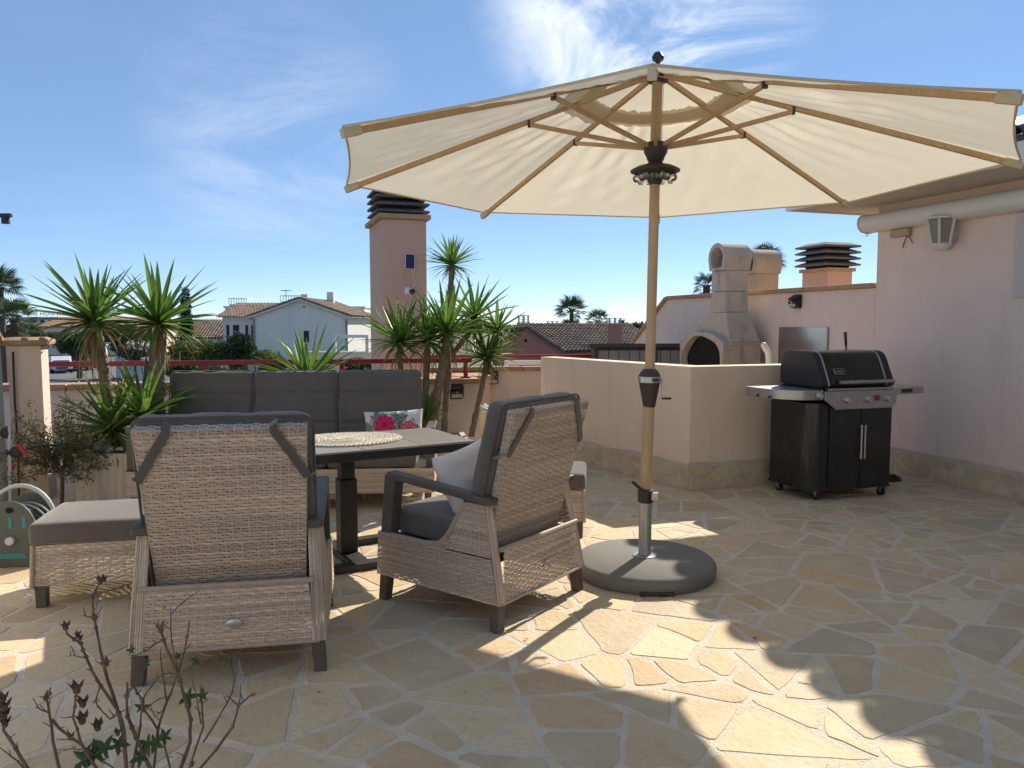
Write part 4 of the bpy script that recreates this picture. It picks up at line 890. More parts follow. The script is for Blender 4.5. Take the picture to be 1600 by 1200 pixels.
tag(fp, 'scatter pillow with pink flowers and dark palm leaves on the sofa', 'pillow')
fp2 = pillow('floral_pillow', 0.47, 0.34, 0.14, mp_, (-2.50, 6.08, 0.535), (R(70), R(3), R(0)), n=110, seed=10, paint=floral)
tag(fp2, 'floral pillow at the left sofa end, almost hidden by a recliner', 'pillow')

# ---- table
ta = thing('garden_table', 'dark pedestal table with grey tiled top between the sofa and recliners', 'table', (-1.02, 4.67, 0), R(30))
TL, TW, TZ = 1.45, 0.73, 0.725
MB().bx(-TL/2, TL/2, -TW/2, TW/2, TZ-0.058, TZ-0.006).build('table_frame', M['iron'], ta, bev=0.004)
for i in range(4):
    for j in range(2):
        x0 = -TL/2+0.012+i*(TL-0.024)/4; y0 = -TW/2+0.012+j*(TW-0.024)/2
        MB().bx(x0+0.0015, x0+(TL-0.024)/4-0.0015, y0+0.0015, y0+(TW-0.024)/2-0.0015, TZ-0.008, TZ).build('tabletop_tile', M['tabletile'], ta, bev=0.002)
for sx in (-0.0,):
    MB().bx(-0.055, 0.055, -0.05, 0.05, 0.045, 0.50).build('column', M['iron'], ta, bev=0.008); MB().bx(-0.044, 0.044, -0.04, 0.04, 0.50, TZ-0.055).build('inner_column', M['iron'], ta, bev=0.006)
    MB().bx(-0.20, 0.20, -0.12, 0.12, TZ-0.075, TZ-0.060).build('top_plate', M['iron'], ta)
for y in (-0.25, 0.25): MB().bx(-0.42, 0.42, y-0.04, y+0.04, 0.0, 0.042).build('foot_beam', M['iron'], ta, bev=0.006)
MB().bx(-0.06, 0.06, -0.21, 0.21, 0.001, 0.043).build('cross_beam', M['iron'], ta, bev=0.006)
for x in (-0.38, 0.38): MB().bx(x-0.035, x+0.035, -0.21, 0.21, 0.001, 0.040).build('cross_beam', M['iron'], ta, bev=0.006)
# crochet runner
dm = MB(); rc = random.Random(3)
for k, r in enumerate([0.03+0.0185*i for i in range(16)]):
    n = max(14, int(2*math.pi*r/0.011)); P = []
    for i in range(n):
        a = 2*math.pi*i/n; q = r+0.0075*math.sin(a*max(6, round(r*90)))*(1 if k % 2 else 0.4)+rc.uniform(-0.002, 0.002); P.append((1.0*q*math.cos(a), 0.80*q*math.sin(a), 0.004+0.004*abs(math.sin(a*n/4))+rc.uniform(0, 0.002)))
    dm.tube(P, 0.0052, 5, closed=True)
for i in range(64):
    a = 2*math.pi*i/64; dm.tube([(0.02*math.cos(a), 0.016*math.sin(a), 0.005), (0.31*math.cos(a), 0.248*math.sin(a), 0.005)], 0.003, 4)
for i in range(72):
    a = 2*math.pi*i/72; c = (0.322*math.cos(a), 0.258*math.sin(a), 0.007); dm.tube([(c[0]+0.011*math.cos(b), c[1]+0.011*math.sin(b), c[2]+0.002*math.sin(b)) for b in [j*2*math.pi/8 for j in range(8)]], 0.0042, 5, closed=True)
do = dm.build('crochet_doily', M['crochet'], smooth=True); do.location = (-1.02, 4.74, TZ+0.001); do.rotation_euler = (0, 0, R(20)); tag(do, 'oval cream crochet doily lying on the tiled table', 'doily')

# ------------------------------------------------------------------ umbrella
um = thing('market_umbrella', 'large cream canvas garden umbrella with wooden ribs over the terrace', 'umbrella', (0.775, 4.40, 0), 0)
UR, ZR, ZA = 1.85, 2.28, 2.848; lean = Vector((0.03, 0.0, 0)); A0 = R(-11)
ang8 = [A0+k*math.pi/4 for k in range(8)]
def axisz(z): return lean*(z/2.4)
MB().tube([(0, 0, 0.40), axisz(1.02)+Vector((0, 0, 1.02))], 0.0335, 20).build('lower_pole', M['pole'], um, smooth=True)
MB().tube([axisz(1.02)+Vector((0, 0, 1.02)), axisz(ZA)+Vector((0, 0, ZA+0.01))], 0.0285, 20).build('upper_pole', M['pole'], um, smooth=True)
bs = MB().lathe([(0.40, 0.004), (0.405, 0.012), (0.408, 0.055), (0.402, 0.075), (0.385, 0.088), (0.06, 0.100), (0.035, 0.101)], n=64).build('base', M['basegrey'], um, smooth=True)
MB().bx(-0.09, 0.09, -0.412, -0.36, -0.004, 0.022).build('grip_slot_shade', M['brownplastic'], bs)  # dark block painting the shade of a cut grip slot
MB().lathe([(0.07, 0.0), (0.07, 0.005), (0.045, 0.008)], n=24).build('base_collar', M['galv'], um, smooth=True, loc=(0, 0, 0.099))
MB().lathe([(0.037, 0.10), (0.037, 0.42)], n=24).build('base_tube', M['galv'], um, smooth=True)
cl = MB().lathe([(0.043, 0.415), (0.046, 0.42), (0.046, 0.485), (0.036, 0.495)], n=20).build('clamp', M['black'], um, smooth=True)
MB().bar((-0.01, -0.03, 0.475), (-0.085, -0.045, 0.545), 0.02, 0.014, (0, 1, 0)).build('clamp_lever', M['black'], cl, bev=0.003)
MB().bx(0.02, 0.07, -0.035, 0.0, 0.43, 0.475).build('clamp_jaw', M['steel'], cl, bev=0.004)
for z in (0.44, 0.465): MB().cyl((0.045, -0.045, z), (0.045, 0.006, z), 0.006, n=8).build('bolt', M['steel'], cl)
o1 = axisz(1.08)
kr = MB().lathe([(0.034, 0.97), (0.037, 0.985), (0.061, 1.115), (0.063, 1.15), (0.050, 1.175), (0.034, 1.19)], (o1.x, 0, 0), n=28).build('crank_housing', M['brownplastic'], um, smooth=True)
MB().lathe([(0.0612, 1.112), (0.0655, 1.113), (0.066, 1.145), (0.0625, 1.147)], (o1.x, 0, 0), n=28).build('silver_band', M['silver'], kr, smooth=True)
MB().bx(o1.x+0.002, o1.x+0.042, -0.068, -0.052, 1.121, 1.138).build('name_plate', M['black'], kr)
MB().tube([(o1.x+0.05, 0, 1.12), (o1.x+0.075, 0, 1.12)], 0.009, 10).build('crank_axle', M['steel'], kr)
MB().bar((o1.x+0.072, 0, 1.135), (o1.x+0.078, 0, 1.02), 0.010, 0.014, (0, 1, 0)).build('crank_arm', M['steel'], kr, bev=0.002)
MB().cyl((o1.x+0.072, 0, 1.02), (o1.x+0.125, 0, 1.02), 0.008, n=10).build('crank_handle', M['black'], kr)
# lamp ring with clear bulbs
zl = 2.30; ol = axisz(zl)
lr = thing('umbrella_lamp', 'dark disc lamp ring with small clear bulbs clamped to umbrella pole', 'lamp', (0.775+ol.x, 4.40, zl))
MB().lathe([(0.034, -0.022), (0.10, -0.018), (0.138, -0.002), (0.138, 0.006), (0.10, 0.026), (0.05, 0.036), (0.036, 0.055), (0.031, 0.055)], n=36).build('disc', M['brownplastic'], lr, smooth=True)
MB().lathe([(0.030, -0.075), (0.042, -0.055), (0.046, -0.022), (0.03, -0.022)], n=20).build('collar', M['brownplastic'], lr, smooth=True)
for k in range(14):
    a = 2*math.pi*k/14; r = 0.105 if k % 2 else 0.085; b = MB().lathe([(0.001, -0.062), (0.012, -0.059), (0.0195, -0.048), (0.021, -0.038), (0.016, -0.026), (0.008, -0.018)], n=10).build('bulb', M['bulb'], lr, smooth=True)
    b.location = (r*math.cos(a), r*math.sin(a), 0); MB().cyl((0, 0, -0.026), (0, 0, -0.008), 0.009, n=8).build('socket', M['brownplastic'], b); MB().tube([(-0.006, 0, -0.026), (-0.007, 0, -0.045), (0, 0, -0.05), (0.007, 0, -0.045), (0.006, 0, -0.026)], 0.001, 4).build('filament', M['steel'], b)
# hub, runner, ribs, struts
zrun = 2.41; orun = axisz(zrun); otop = axisz(ZA)
MB().lathe([(0.033, -0.065), (0.045, -0.05), (0.052, -0.03), (0.066, -0.005), (0.066, 0.04), (0.058, 0.046), (0.031, 0.046)], (orun.x, 0, zrun), n=24).build('runner', M['brownplastic'], um, smooth=True)
MB().lathe([(0.031, -0.035), (0.058, -0.03), (0.060, 0.015), (0.03, 0.025)], (otop.x, 0, ZA-0.03), n=16).build('top_hub', M['brownplastic'], um, smooth=True)
MB().lathe([(0.012, 0.0), (0.03, 0.012), (0.034, 0.03), (0.022, 0.052), (0.004, 0.06)], (otop.x, 0, ZA+0.045), n=18).build('finial', M['black'], um, smooth=True)
MB().cyl((otop.x, 0, ZA), (otop.x, 0, ZA+0.05), 0.012, n=10).build('spindle', M['black'], um)
def tip(k): return Vector((otop.x+UR*math.cos(ang8[k]), UR*math.sin(ang8[k]), ZR))
hubp = Vector((otop.x, 0, ZA-0.028))
for k in range(8):
    d = Vector((math.cos(ang8[k]), math.sin(ang8[k]), 0)); a = hubp+d*0.05; b = tip(k)-Vector((0, 0, 0.020))
    rb = MB().bar(a, b, 0.021, 0.030).build('rib', M['wood'], um, bev=0.003)
    MB().bar(a.lerp(b, 0.955), b+(b-a).normalized()*0.008, 0.032, 0.040).build('rib_pocket', M['canopy2'], rb, bev=0.004)
    q = a.lerp(b, 0.375)-Vector((0, 0, 0.018))
    st = MB().bar(Vector((orun.x, 0, zrun+0.025))+d*0.055, q, 0.019, 0.024).build('strut', M['wood'], um, bev=0.003)
    MB().bar(q-Vector((0, 0, 0.016)), q+Vector((0, 0, 0.022)), 0.030, 0.014, d).build('strut_bracket', M['brownplastic'], st)
for s in (-1, 1): MB().tube([(orun.x+s*0.031, -0.01, zrun+0.04), (otop.x+s*0.031, -0.01, ZA-0.05)], 0.0016, 4).build('lift_cord', M['crochet'], um)
NV = 0.235                           # radius share where the vent lies
for k in range(8):
    A = tip(k); B = tip((k+1) % 8); V = []; F = []; nr, na = 34, 28
    A0_ = hubp+(A-hubp)*1.0; up_ = Vector((0, 0, 0.014))
    for i in range(nr+1):
        r = 0.20+(1-0.20)*i/nr; pa_, pb_ = hubp.lerp(A+Vector((0, 0, 0)), r)+up_, hubp.lerp(B, r)+up_
        for j in range(na+1):
            t = j/na; p = pa_.lerp(pb_, t); s = 4*t*(1-t); inn = (hubp-p); inn.z = 0
            p = p+inn*(0.014*s*r**6)-Vector((0, 0, 1))*(0.013*s*math.sin(math.pi*min(1, r*0.9)))
            wv = 0.006*math.sin((t-0.5)*34+r*7+k*1.7)*math.exp(-((r-0.55)/0.28)**2)*s + 0.016*mnoise.noise(Vector((r*5+k*7, t*9-r*6, 0.3)))*s+0.0075*mnoise.noise(Vector((r*16+k*3, t*40+r*22, 0.7)))*s
            p.z += wv*max(0.0, 1-r**7); V.append(p)
    for i in range(nr):
        for j in range(na): q = i*(na+1)+j; F.append((q, q+1, q+na+2, q+na+1))
    o = MB().add(V, F).build('canopy_panel', M['canopy'], um); o.data.polygons.foreach_set('use_smooth', [True]*len(o.data.polygons))
    edge = [V[nr*(na+1)+j]-Vector((0, 0, 0.004)) for j in range(na+1)]
    MB().tube(edge, 0.0055, 6).build('hem', M['canopy2'], o, smooth=True)
    # vent cap panel and its band
    V = []; F = []
    for i in range(7):
        r = 0.30*i/6; pa_, pb_ = hubp.lerp(A, r), hubp.lerp(B, r)
        for j in range(7): p = pa_.lerp(pb_, j/6); p = p+Vector((0, 0, 0.048-0.012*r/0.3+0.006*mnoise.noise(p*9))); V.append(p)
    for i in range(6):
        for j in range(6): q = i*7+j; F.append((q, q+1, q+8, q+7))
    o2 = MB().add(V, F).build('vent_panel', M['canopy'], um); o2.data.polygons.foreach_set('use_smooth', [True]*len(o2.data.polygons))
    V = []; F = []
    for r in (0.195, 0.255):
        for j in range(9):
            p = hubp.lerp(A, r).lerp(hubp.lerp(B, r), j/8); p.z += 0.002-0.012*4*(j/8)*(1-j/8)-(0.004 if r < 0.2 else 0.0)-0.004; V.append(p)
    for j in range(8): F.append((j, j+1, j+10, j+9))
    MB().add(V, F).build('vent_band', M['canopy2'], o)

# ------------------------------------------------------------------ gas grill (local: x right along its front, y to the rear)
gr = thing('gas_grill', 'black gas grill on castors with steel control panel beside low wall', 'grill', (2.56, 6.19, 0), R(18))
CW, CDp = 0.64, 0.52
rad = 0.14; P = [(-0.02+rad-rad*math.cos(R(a)), rad-rad*math.sin(R(a))) for a in (90, 75, 60, 45, 30, 15, 0)]
cab = [(CW, 0.0), (CW, CDp), (-0.16+0.0, CDp)]+[(-0.16+rad-rad*math.cos(R(a)), rad-rad*math.sin(R(a))) for a in (0, 15, 30, 45, 60, 75, 90)]
cb = MB().prism(cab, 0.10, 0.80).build('cabinet', M['enamel'], gr, smooth=True)
MB().prism([(x*1.0+(0.008 if x > 0.3 else -0.008), y+(-0.008 if y < 0.3 else 0.008)) for x, y in cab], 0.085, 0.10).build('base_pan', M['black'], gr)
for i, x in enumerate((0.01, 0.325)):
    dr = MB().bx(x, x+0.305, -0.018, -0.002, 0.12, 0.775).build('door', M['enamel'], gr, bev=0.004)
    hx = 0.302 if i == 0 else 0.338
    MB().cyl((hx, -0.045, 0.34), (hx, -0.045, 0.62), 0.0085, n=10).build('handle', M['steel'], dr, smooth=True)
    for z in (0.36, 0.60): MB().cyl((hx, -0.045, z), (hx, -0.016, z), 0.005, n=8).build('handle_stud', M['steel'], dr)
for x, y in ((-0.03, 0.07), (CW-0.04, 0.04), (-0.10, CDp-0.06), (CW-0.05, CDp-0.06)):
    cs = MB().hexa([(x-0.022, y-0.012, 0.045), (x+0.022, y-0.012, 0.045), (x+0.022, y+0.02, 0.045), (x-0.022, y+0.02, 0.045), (x-0.024, y-0.022, 0.085), (x+0.024, y-0.022, 0.085), (x+0.024, y+0.024, 0.085), (x-0.024, y+0.024, 0.085)]).build('castor', M['steel'], gr, bev=0.003)
    MB().cyl((x-0.013, y, 0.036), (x+0.013, y, 0.036), 0.036, n=20).build('wheel', M['black'], cs, smooth=True); MB().cyl((x-0.018, y, 0.036), (x+0.018, y, 0.036), 0.012, n=10).build('wheel_hub', M['steel'], cs)
    MB().box((x+0.012, y-0.034, 0.07), (0.022, 0.03, 0.008)).build('brake_pedal', M['redplastic'], cs)
# firebox and lid
MB().hexa([(-0.03, 0.05, 0.80), (CW-0.03, 0.05, 0.80), (CW-0.03, CDp-0.02, 0.80), (-0.03, CDp-0.02, 0.80), (-0.07, 0.0, 0.93), (CW, 0.0, 0.93), (CW, CDp, 0.93), (-0.07, CDp, 0.93)]).build('firebox', M['black'], gr)
lid = [(0.0, 0.935), (-0.012, 0.955), (0.02, 1.03), (0.085, 1.165), (0.115, 1.200), (0.16, 1.218), (0.42, 1.218), (0.475, 1.20), (0.505, 1.16), (0.515, 1.06), (0.515, 0.935)]
def lidp(x0, x1, mt, name, par, k=1.0, sm=True):
    c = (0.26, 1.06); Q = [((p[0]-c[0])*k+c[0], (p[1]-c[1])*k+c[1]) for p in lid]
    return MB().prism(Q, x0, x1, Matrix(((0, 0, 1, 0), (1, 0, 0, 0), (0, 1, 0, 0), (0, 0, 0, 1)))).build(name, M[mt], par, bev=0.006)
ld = lidp(-0.015, CW-0.055, 'enamel', 'lid', gr)
for x in (-0.078, CW-0.055): lidp(x, x+0.063, 'black', 'lid_end_casting', ld, 1.012)
for x in (-0.017, CW-0.078): lidp(x, x+0.016, 'steel', 'lid_trim', ld, 1.022)
MB().cyl((0.06, -0.052, 0.975), (CW-0.03, -0.052, 0.975), 0.0145, n=16).build('lid_handle', M['steel'], ld, smooth=True)
for x in (0.09, CW-0.10): MB().bar((x, -0.05, 0.975), (x, 0.0, 0.985), 0.02, 0.02).build('handle_bracket', M['black'], ld)
ln_ang = math.atan2(1.165-1.03, 0.085-0.02)
bdg = MB().box((0, 0, 0), (0.105, 0.05, 0.006)).build('badge', M['silver'], ld, bev=0.004); bdg.location = (0.115, 0.024, 1.058); bdg.rotation_euler = (ln_ang, 0, 0)
MB().box((0, 0, 0.0032), (0.095, 0.040, 0.001)).build('badge_field', M['black'], bdg)
text_mesh('badge_lettering', 'weber', 0.036, M['silver'], bdg, (0, 0.001, 0.0038), (0, 0, 0), 0.0006)
# control panel and side shelves
fr = MB().prism([(0.0, 0.775), (0.03, 0.755), (CW-0.05, 0.755), (CW-0.01, 0.785), (CW, 0.84), (CW, 0.905), (-0.08, 0.905), (-0.08, 0.835)], 0, 0.02, Matrix(((1, 0, 0, 0), (0, 0, -1, -0.035), (0, 1, 0, 0), (0, 0, 0, 1)))).build('control_panel', M['steel'], gr, bev=0.005)
MB().bx(-0.03, CW-0.02, -0.035, 0.06, 0.905, 0.925).build('panel_top', M['steel'], gr, bev=0.005)
def knob(x, z, par, r=0.027, y=-0.055):
    b = MB().lathe([(r*1.18, 0), (r*1.18, 0.006), (r, 0.008), (r*0.93, 0.034), (r*0.8, 0.038)], n=24).build('knob', M['silver'], par, smooth=True); b.location = (x, y, z); b.rotation_euler = (math.pi/2, 0, 0)
    MB().bx(-0.005, 0.005, -r*0.85, r*0.85, 0.037, 0.044).build('knob_grip', M['silver'], b)
for x in (0.13, 0.335, 0.535): knob(x, 0.835, fr)
b = MB().lathe([(0.026, 0), (0.026, 0.012), (0.02, 0.016)], n=6).build('igniter_button', M['redplastic'], fr, loc=(0.435, -0.055, 0.842)); b.rotation_euler = (math.pi/2, 0, 0)
b = MB().lathe([(0.012, 0), (0.012, 0.01), (0.008, 0.012)], n=14).build('light_switch', M['silver'], fr, loc=(0.04, -0.055, 0.835)); b.rotation_euler = (math.pi/2, 0, 0)
shp = [(-0.08, -0.035), (-0.20, -0.028), (-0.30, 0.01), (-0.37, 0.09), (-0.42, 0.22), (-0.44, CDp-0.02), (-0.08, CDp-0.02)]
ls = MB().prism(shp, 0.835, 0.915).build('side_shelf', M['steel'], gr, bev=0.006)
knob(-0.13, 0.872, ls, 0.026, -0.036)
for y in (0.33, 0.19): MB().cyl((-0.43+abs(0.33-y)*0.08, y, 0.855), (-0.447+abs(0.33-y)*0.08, y, 0.85), 0.009, n=10).build('tool_hook', M['black'], ls)
MB().hexa([(CW, -0.02, 0.855), (CW+0.37, 0.03, 0.855), (CW+0.40, CDp-0.03, 0.855), (CW, CDp-0.02, 0.855), (CW, -0.02, 0.912), (CW+0.37, 0.03, 0.912), (CW+0.40, CDp-0.03, 0.912), (CW, CDp-0.02, 0.912)]).build('side_shelf', M['steel'], gr, bev=0.006)
MB().hexa([(CW+0.09, -0.0105, 0.868), (CW+0.225, 0.0078, 0.868), (CW+0.225, 0.02, 0.868), (CW+0.09, 0.01, 0.868), (CW+0.09, -0.0105, 0.903), (CW+0.225, 0.0078, 0.903), (CW+0.225, 0.02, 0.903), (CW+0.09, 0.01, 0.903)]).build('display_window', M['black'], gr, bev=0.003)
st_ = thing('grill_brush', 'black and red handled brush standing behind the gas grill', 'brush', (3.02, 6.92, 0), R(10))
MB().tube([(0.05, 0, 0.05), (-0.02, 0, 1.25)], 0.009, 8).build('shaft', M['redplastic'], st_); MB().tube([(-0.02, 0, 1.25), (-0.032, 0, 1.37)], [0.012, 0.014], 10).build('grip', M['black'], st_, smooth=True); MB().bx(-0.05, 0.15, -0.03, 0.03, 0.0, 0.07).build('head', M['black'], st_)
dp = thing('dustpan', 'flat black dustpan on the floor right of the gas grill', 'dustpan', (3.50, 7.05, 0), R(20))
MB().hexa([(-0.16, -0.10, 0.002), (0.05, -0.10, 0.002), (0.05, 0.12, 0.002), (-0.16, 0.12, 0.002), (-0.16, -0.08, 0.07), (0.0, -0.08, 0.065), (0.0, 0.10, 0.065), (-0.16, 0.10, 0.07)]).build('pan', M['black'], dp, bev=0.006)
MB().hexa([(0.05, -0.09, 0.003), (0.13, -0.02, 0.003), (0.13, 0.02, 0.003), (0.05, 0.10, 0.003), (0.0, -0.07, 0.06), (0.12, -0.015, 0.02), (0.12, 0.015, 0.02), (0.0, 0.08, 0.06)]).build('lip', M['black'], dp)

# ================================================================== planters and plants
pl1 = thing('planter_box', 'ribbed cream concrete planter left of the sofa holding tall yuccas', 'planter', (-3.37, 5.86, 0), R(2))
def planter(t, w, d, h):
    m = MB(); n = 8; poly = []
    for i in range(n*8+1):
        x = w*i/(n*8); poly.append((x, -0.010*abs(math.sin(math.pi*i/8))**0.6))
    poly += [(w, d), (0, d)]; m.prism(poly, 0.0, h).build('box', M['planter'], t)
    for a, b, c, e in ((-0.012, w+0.012, -0.016, 0.045), (-0.012, w+0.012, d-0.045, d+0.012)): MB().bx(a, b, c, e, h+0.001, h+0.018).build('rim', M['planter'], t, bev=0.004)
    for a, b in ((-0.012, 0.045), (w-0.045, w+0.012)): MB().bx(a, b, 0.046, d-0.046, h+0.001, h+0.018).build('rim', M['planter'], t, bev=0.004)
    MB().bx(0.046, w-0.046, 0.046, d-0.046, h-0.002, h+0.006).build('soil', M['bark'], t)
planter(pl1, 0.50, 0.60, 0.43)
pl2 = thing('planter_box', 'long concrete planter hidden behind the sofa back', 'planter', (-2.75, 6.80, 0), R(10)); planter(pl2, 1.7, 0.42, 0.43)
pl3 = thing('planter_box', 'cream concrete planter with yucca cluster beside the floodlight pier', 'planter', (-1.18, 7.02, 0), R(9)); planter(pl3, 0.78, 0.55, 0.34)
pr = random.Random(2)
pebs = [MB().ico((0, 0, 0), 0.022, (1.3, 1.0, 0.7), 6).build('pebble', M['pebble'], None, smooth=True)]
def pebbles(cx0, cx1, cy0, cy1, z, n, label, group):
    for i in range(n):
        o = pebs[0] if not pebs[0].get('label') else share(pebs[0], None)
        s = pr.uniform(0.6, 1.25); o.location = (pr.uniform(cx0, cx1), pr.uniform(cy0, cy1), z+0.016*s+0.012*(i % 3)); o.rotation_euler = (pr.uniform(-0.4, 0.4), pr.uniform(-0.4, 0.4), pr.uniform(0, 6)); o.scale = (s, s, s)
        tag(o, label, 'pebble', group)
pebbles(-3.30, -2.94, 5.90, 6.02, 0.44, 34, 'pale pebble in the ribbed planter below the yuccas', 'pebbles in the left planter')
pebbles(-0.95, -0.50, 7.05, 7.25, 0.345, 26, 'white pebble heaped in the planter by the floodlight pier', 'pebbles in the right planter')
pt = thing('flower_pot', 'cream tapered pot filled with white stones by the pier', 'pot', (-0.345, 9.3, 0))
MB().lathe([(0.10, 0.0), (0.12, 0.02), (0.185, 0.36), (0.20, 0.38), (0.195, 0.40), (0.17, 0.40), (0.165, 0.36), (0.05, 0.35)], n=28).build('pot', M['pot'], pt, smooth=True)
for i in range(22):
    a = pr.uniform(0, 6.28); r = pr.uniform(0, 0.15); q = MB().ico((0, 0, 0), 0.035, (1.3, 1, 0.8), 6).build('stone', M['pebble'], pt, smooth=True) if i == 0 else share(q, pt)
    q.location = (r*math.cos(a), r*math.sin(a), 0.40+pr.uniform(0, 0.06)*(1-r/0.2)); q.rotation_euler = (pr.uniform(-1, 1), pr.uniform(-1, 1), pr.uniform(0, 6))

def leaf_mesh(droop, fold, wscale=1.0):
    V = []; F = []; n = 7; x = 0.0; z = 0.0; a = 0.0
    for i in range(n+1):
        t = i/n; w = 0.042*wscale*(0.55+0.45*min(1, t*5))*(1-t**2.6)+0.0006
        V += [(x, -w, z+fold*w), (x, 0, z), (x, w, z+fold*w)]
        a = -droop*t**1.6; x += math.cos(a)/n; z += math.sin(a)/n
    for i in range(n):
        for k in (0, 1): q = i*3+k; F.append((q, q+1, q+4, q+3))
    return V, F
lm = []
for dr, fo in ((0.05, 0.55), (0.25, 0.45), (0.5, 0.4), (0.9, 0.35)):
    V, F = leaf_mesh(dr, fo); me = MB().add(V, F).mesh('leaf', M['leaf'], True); lm.append(me)
V, F = leaf_mesh(1.1, 0.6, 0.6); lmd = MB().add(V, F).mesh('dry_leaf', M['leafdry'], True)
def rosette(parent, c, L, n, seed, dry=8, up=0.0, tilt=(0, 0), wide=1.0, low=-25):
    rr = random.Random(seed); c = Vector(c)
    for i in range(n):
        t = (i+0.5)/n; el = math.asin(max(-1, min(1, 0.995-(0.995-math.sin(R(low)))*t**0.9)))+R(rr.uniform(-7, 7)); a = i*2.39996+rr.uniform(-0.25, 0.25)
        me = lm[0] if t < 0.35 else lm[1] if t < 0.65 else lm[2] if rr.random() < 0.8 else lm[3]
        if t > 0.8 and rr.random() < 0.28: me = lmd
        elif rr.random() < 0.08: me = lm[3]
        o = bpy.data.objects.new('leaf' if me is not lmd else 'dry_leaf', me); link(o, parent)
        l = L*rr.uniform(0.82, 1.1)*(0.72+0.28*math.sin(math.pi*min(1, 0.25+t*0.9)))
        o.location = c+Vector((math.cos(a)*0.018, math.sin(a)*0.018, 0.05*(1-t)-0.03)); o.rotation_euler = (rr.uniform(-0.35, 0.35), -el, a); o.scale = (l, l*rr.uniform(0.95, 1.3)*wide, l)
    for i in range(dry):
        a = rr.uniform(0, 6.28); o = bpy.data.objects.new('dry_leaf', lmd); link(o, parent); l = L*rr.uniform(0.5, 0.85)
        o.location = c+Vector((math.cos(a)*0.022, math.sin(a)*0.022, -0.05-rr.uniform(0, 0.06))); o.rotation_euler = (0, R(rr.uniform(15, 78)), a); o.scale = (l, l*0.8, l)
def trunk(parent, pts, r0, r1, seed):
    rr = random.Random(seed); P = []; Rd = []; pts = [Vector(p) for p in pts]; m = MB(); n = 22
    for i in range(n+1):
        t = i/n*(len(pts)-1); k = min(int(t), len(pts)-2); P.append(pts[k].lerp(pts[k+1], t-k)+Vector((rr.uniform(-1, 1), rr.uniform(-1, 1), 0))*0.004); Rd.append((r0+(r1-r0)*i/n)*rr.uniform(0.86, 1.12))
    m.tube(P, Rd, 12)
    for i in range(150):                      # leaf scars and stubs
        t = rr.random()*(len(P)-1.01); k = int(t); c = P[k].lerp(P[k+1], t-k); a = rr.uniform(0, 6.28); r = Rd[k]; m.tone = rr.random()
        d = Vector((math.cos(a), math.sin(a), 0)); s = Vector((-d.y, d.x, 0)); q = c+d*r*0.93
        w, h, p = rr.uniform(0.006, 0.014), rr.uniform(0.006, 0.014), rr.uniform(0.003, 0.010)
        m.add([q-s*w, q+s*w, q+Vector((0, 0, h))+d*p, q-Vector((0, 0, h*0.7))], [(0, 1, 2), (1, 0, 3)])
    return m.build('trunk', M['trunk'], parent, smooth=True, tone=True)
def yucca(label, heads, group='potted yuccas', base=None):
    t = thing('yucca', label, 'yucca', base or heads[0]['pts'][0], 0, group); o = Vector(t.location)
    for i, h in enumerate(heads):
        p = [Vector(q)-o for q in h['pts']]
        if len(p) > 1 and h.get('r', 0.045) > 0: trunk(t, p, h.get('r', 0.045), h.get('r', 0.045)*0.8, h['seed'])
        rosette(t, p[-1], h['L'], h['n'], h['seed'], h.get('dry', 8), low=h.get('low', -25), wide=h.get('wide', 1.0))
    return t
yucca('tall yucca with single trunk nearest the left post', [dict(pts=[(-3.27, 6.28, 0.42), (-3.32, 6.3, 0.85), (-3.38, 6.3, 1.25), (-3.41, 6.3, 1.47)], L=0.58, n=82, seed=1, r=0.052, dry=16)])
yucca('tall yucca with thick bark trunk second from left post', [dict(pts=[(-2.97, 6.36, 0.42), (-2.96, 6.38, 0.85), (-2.94, 6.38, 1.2), (-2.92, 6.38, 1.45)], L=0.57, n=82, seed=2, r=0.07, dry=18)])
yucca('short bushy yucca spilling over the ribbed planter', [dict(pts=[(-3.16, 6.08, 0.43), (-3.18, 6.06, 0.62)], L=0.54, n=70, seed=3, r=0.03, dry=10, low=-35), dict(pts=[(-2.95, 6.16, 0.43), (-2.96, 6.14, 0.72)], L=0.52, n=60, seed=4, r=0.03, low=-20)])
yucca('low broad yucca rising just behind the sofa back', [dict(pts=[(-1.86, 6.98, 0.43), (-1.86, 6.98, 0.92)], L=0.56, n=70, seed=5, r=0.04, low=-5, dry=0)])
yucca('yucca on slim trunk in front of the chimney tower', [dict(pts=[(-1.05, 7.2, 0.34), (-1.04, 7.2, 0.8), (-1.05, 7.2, 1.28)], L=0.48, n=72, seed=6, r=0.03, dry=14)])
yucca('tallest yucca of the cluster, its head above the others', [dict(pts=[(-0.66, 7.45, 0.34), (-0.62, 7.5, 1.1), (-0.59, 7.5, 1.7), (-0.585, 7.5, 2.02)], L=0.34, n=64, seed=7, r=0.036, dry=6), dict(pts=[(-0.62, 7.5, 1.1), (-0.42, 7.55, 1.35), (-0.37, 7.6, 1.50)], L=0.48, n=52, seed=8, r=0.028, dry=8)])
yucca('leaning yucca with stubbly trunk beside the floral pillow', [dict(pts=[(-0.76, 7.05, 0.34), (-0.70, 7.05, 0.75), (-0.62, 7.08, 1.15), (-0.60, 7.1, 1.36)], L=0.54, n=66, seed=9, r=0.046, dry=16), dict(pts=[(-0.82, 7.1, 0.36), (-0.80, 7.12, 0.9), (-0.78, 7.15, 1.30)], L=0.46, n=46, seed=10, r=0.036, dry=10)])
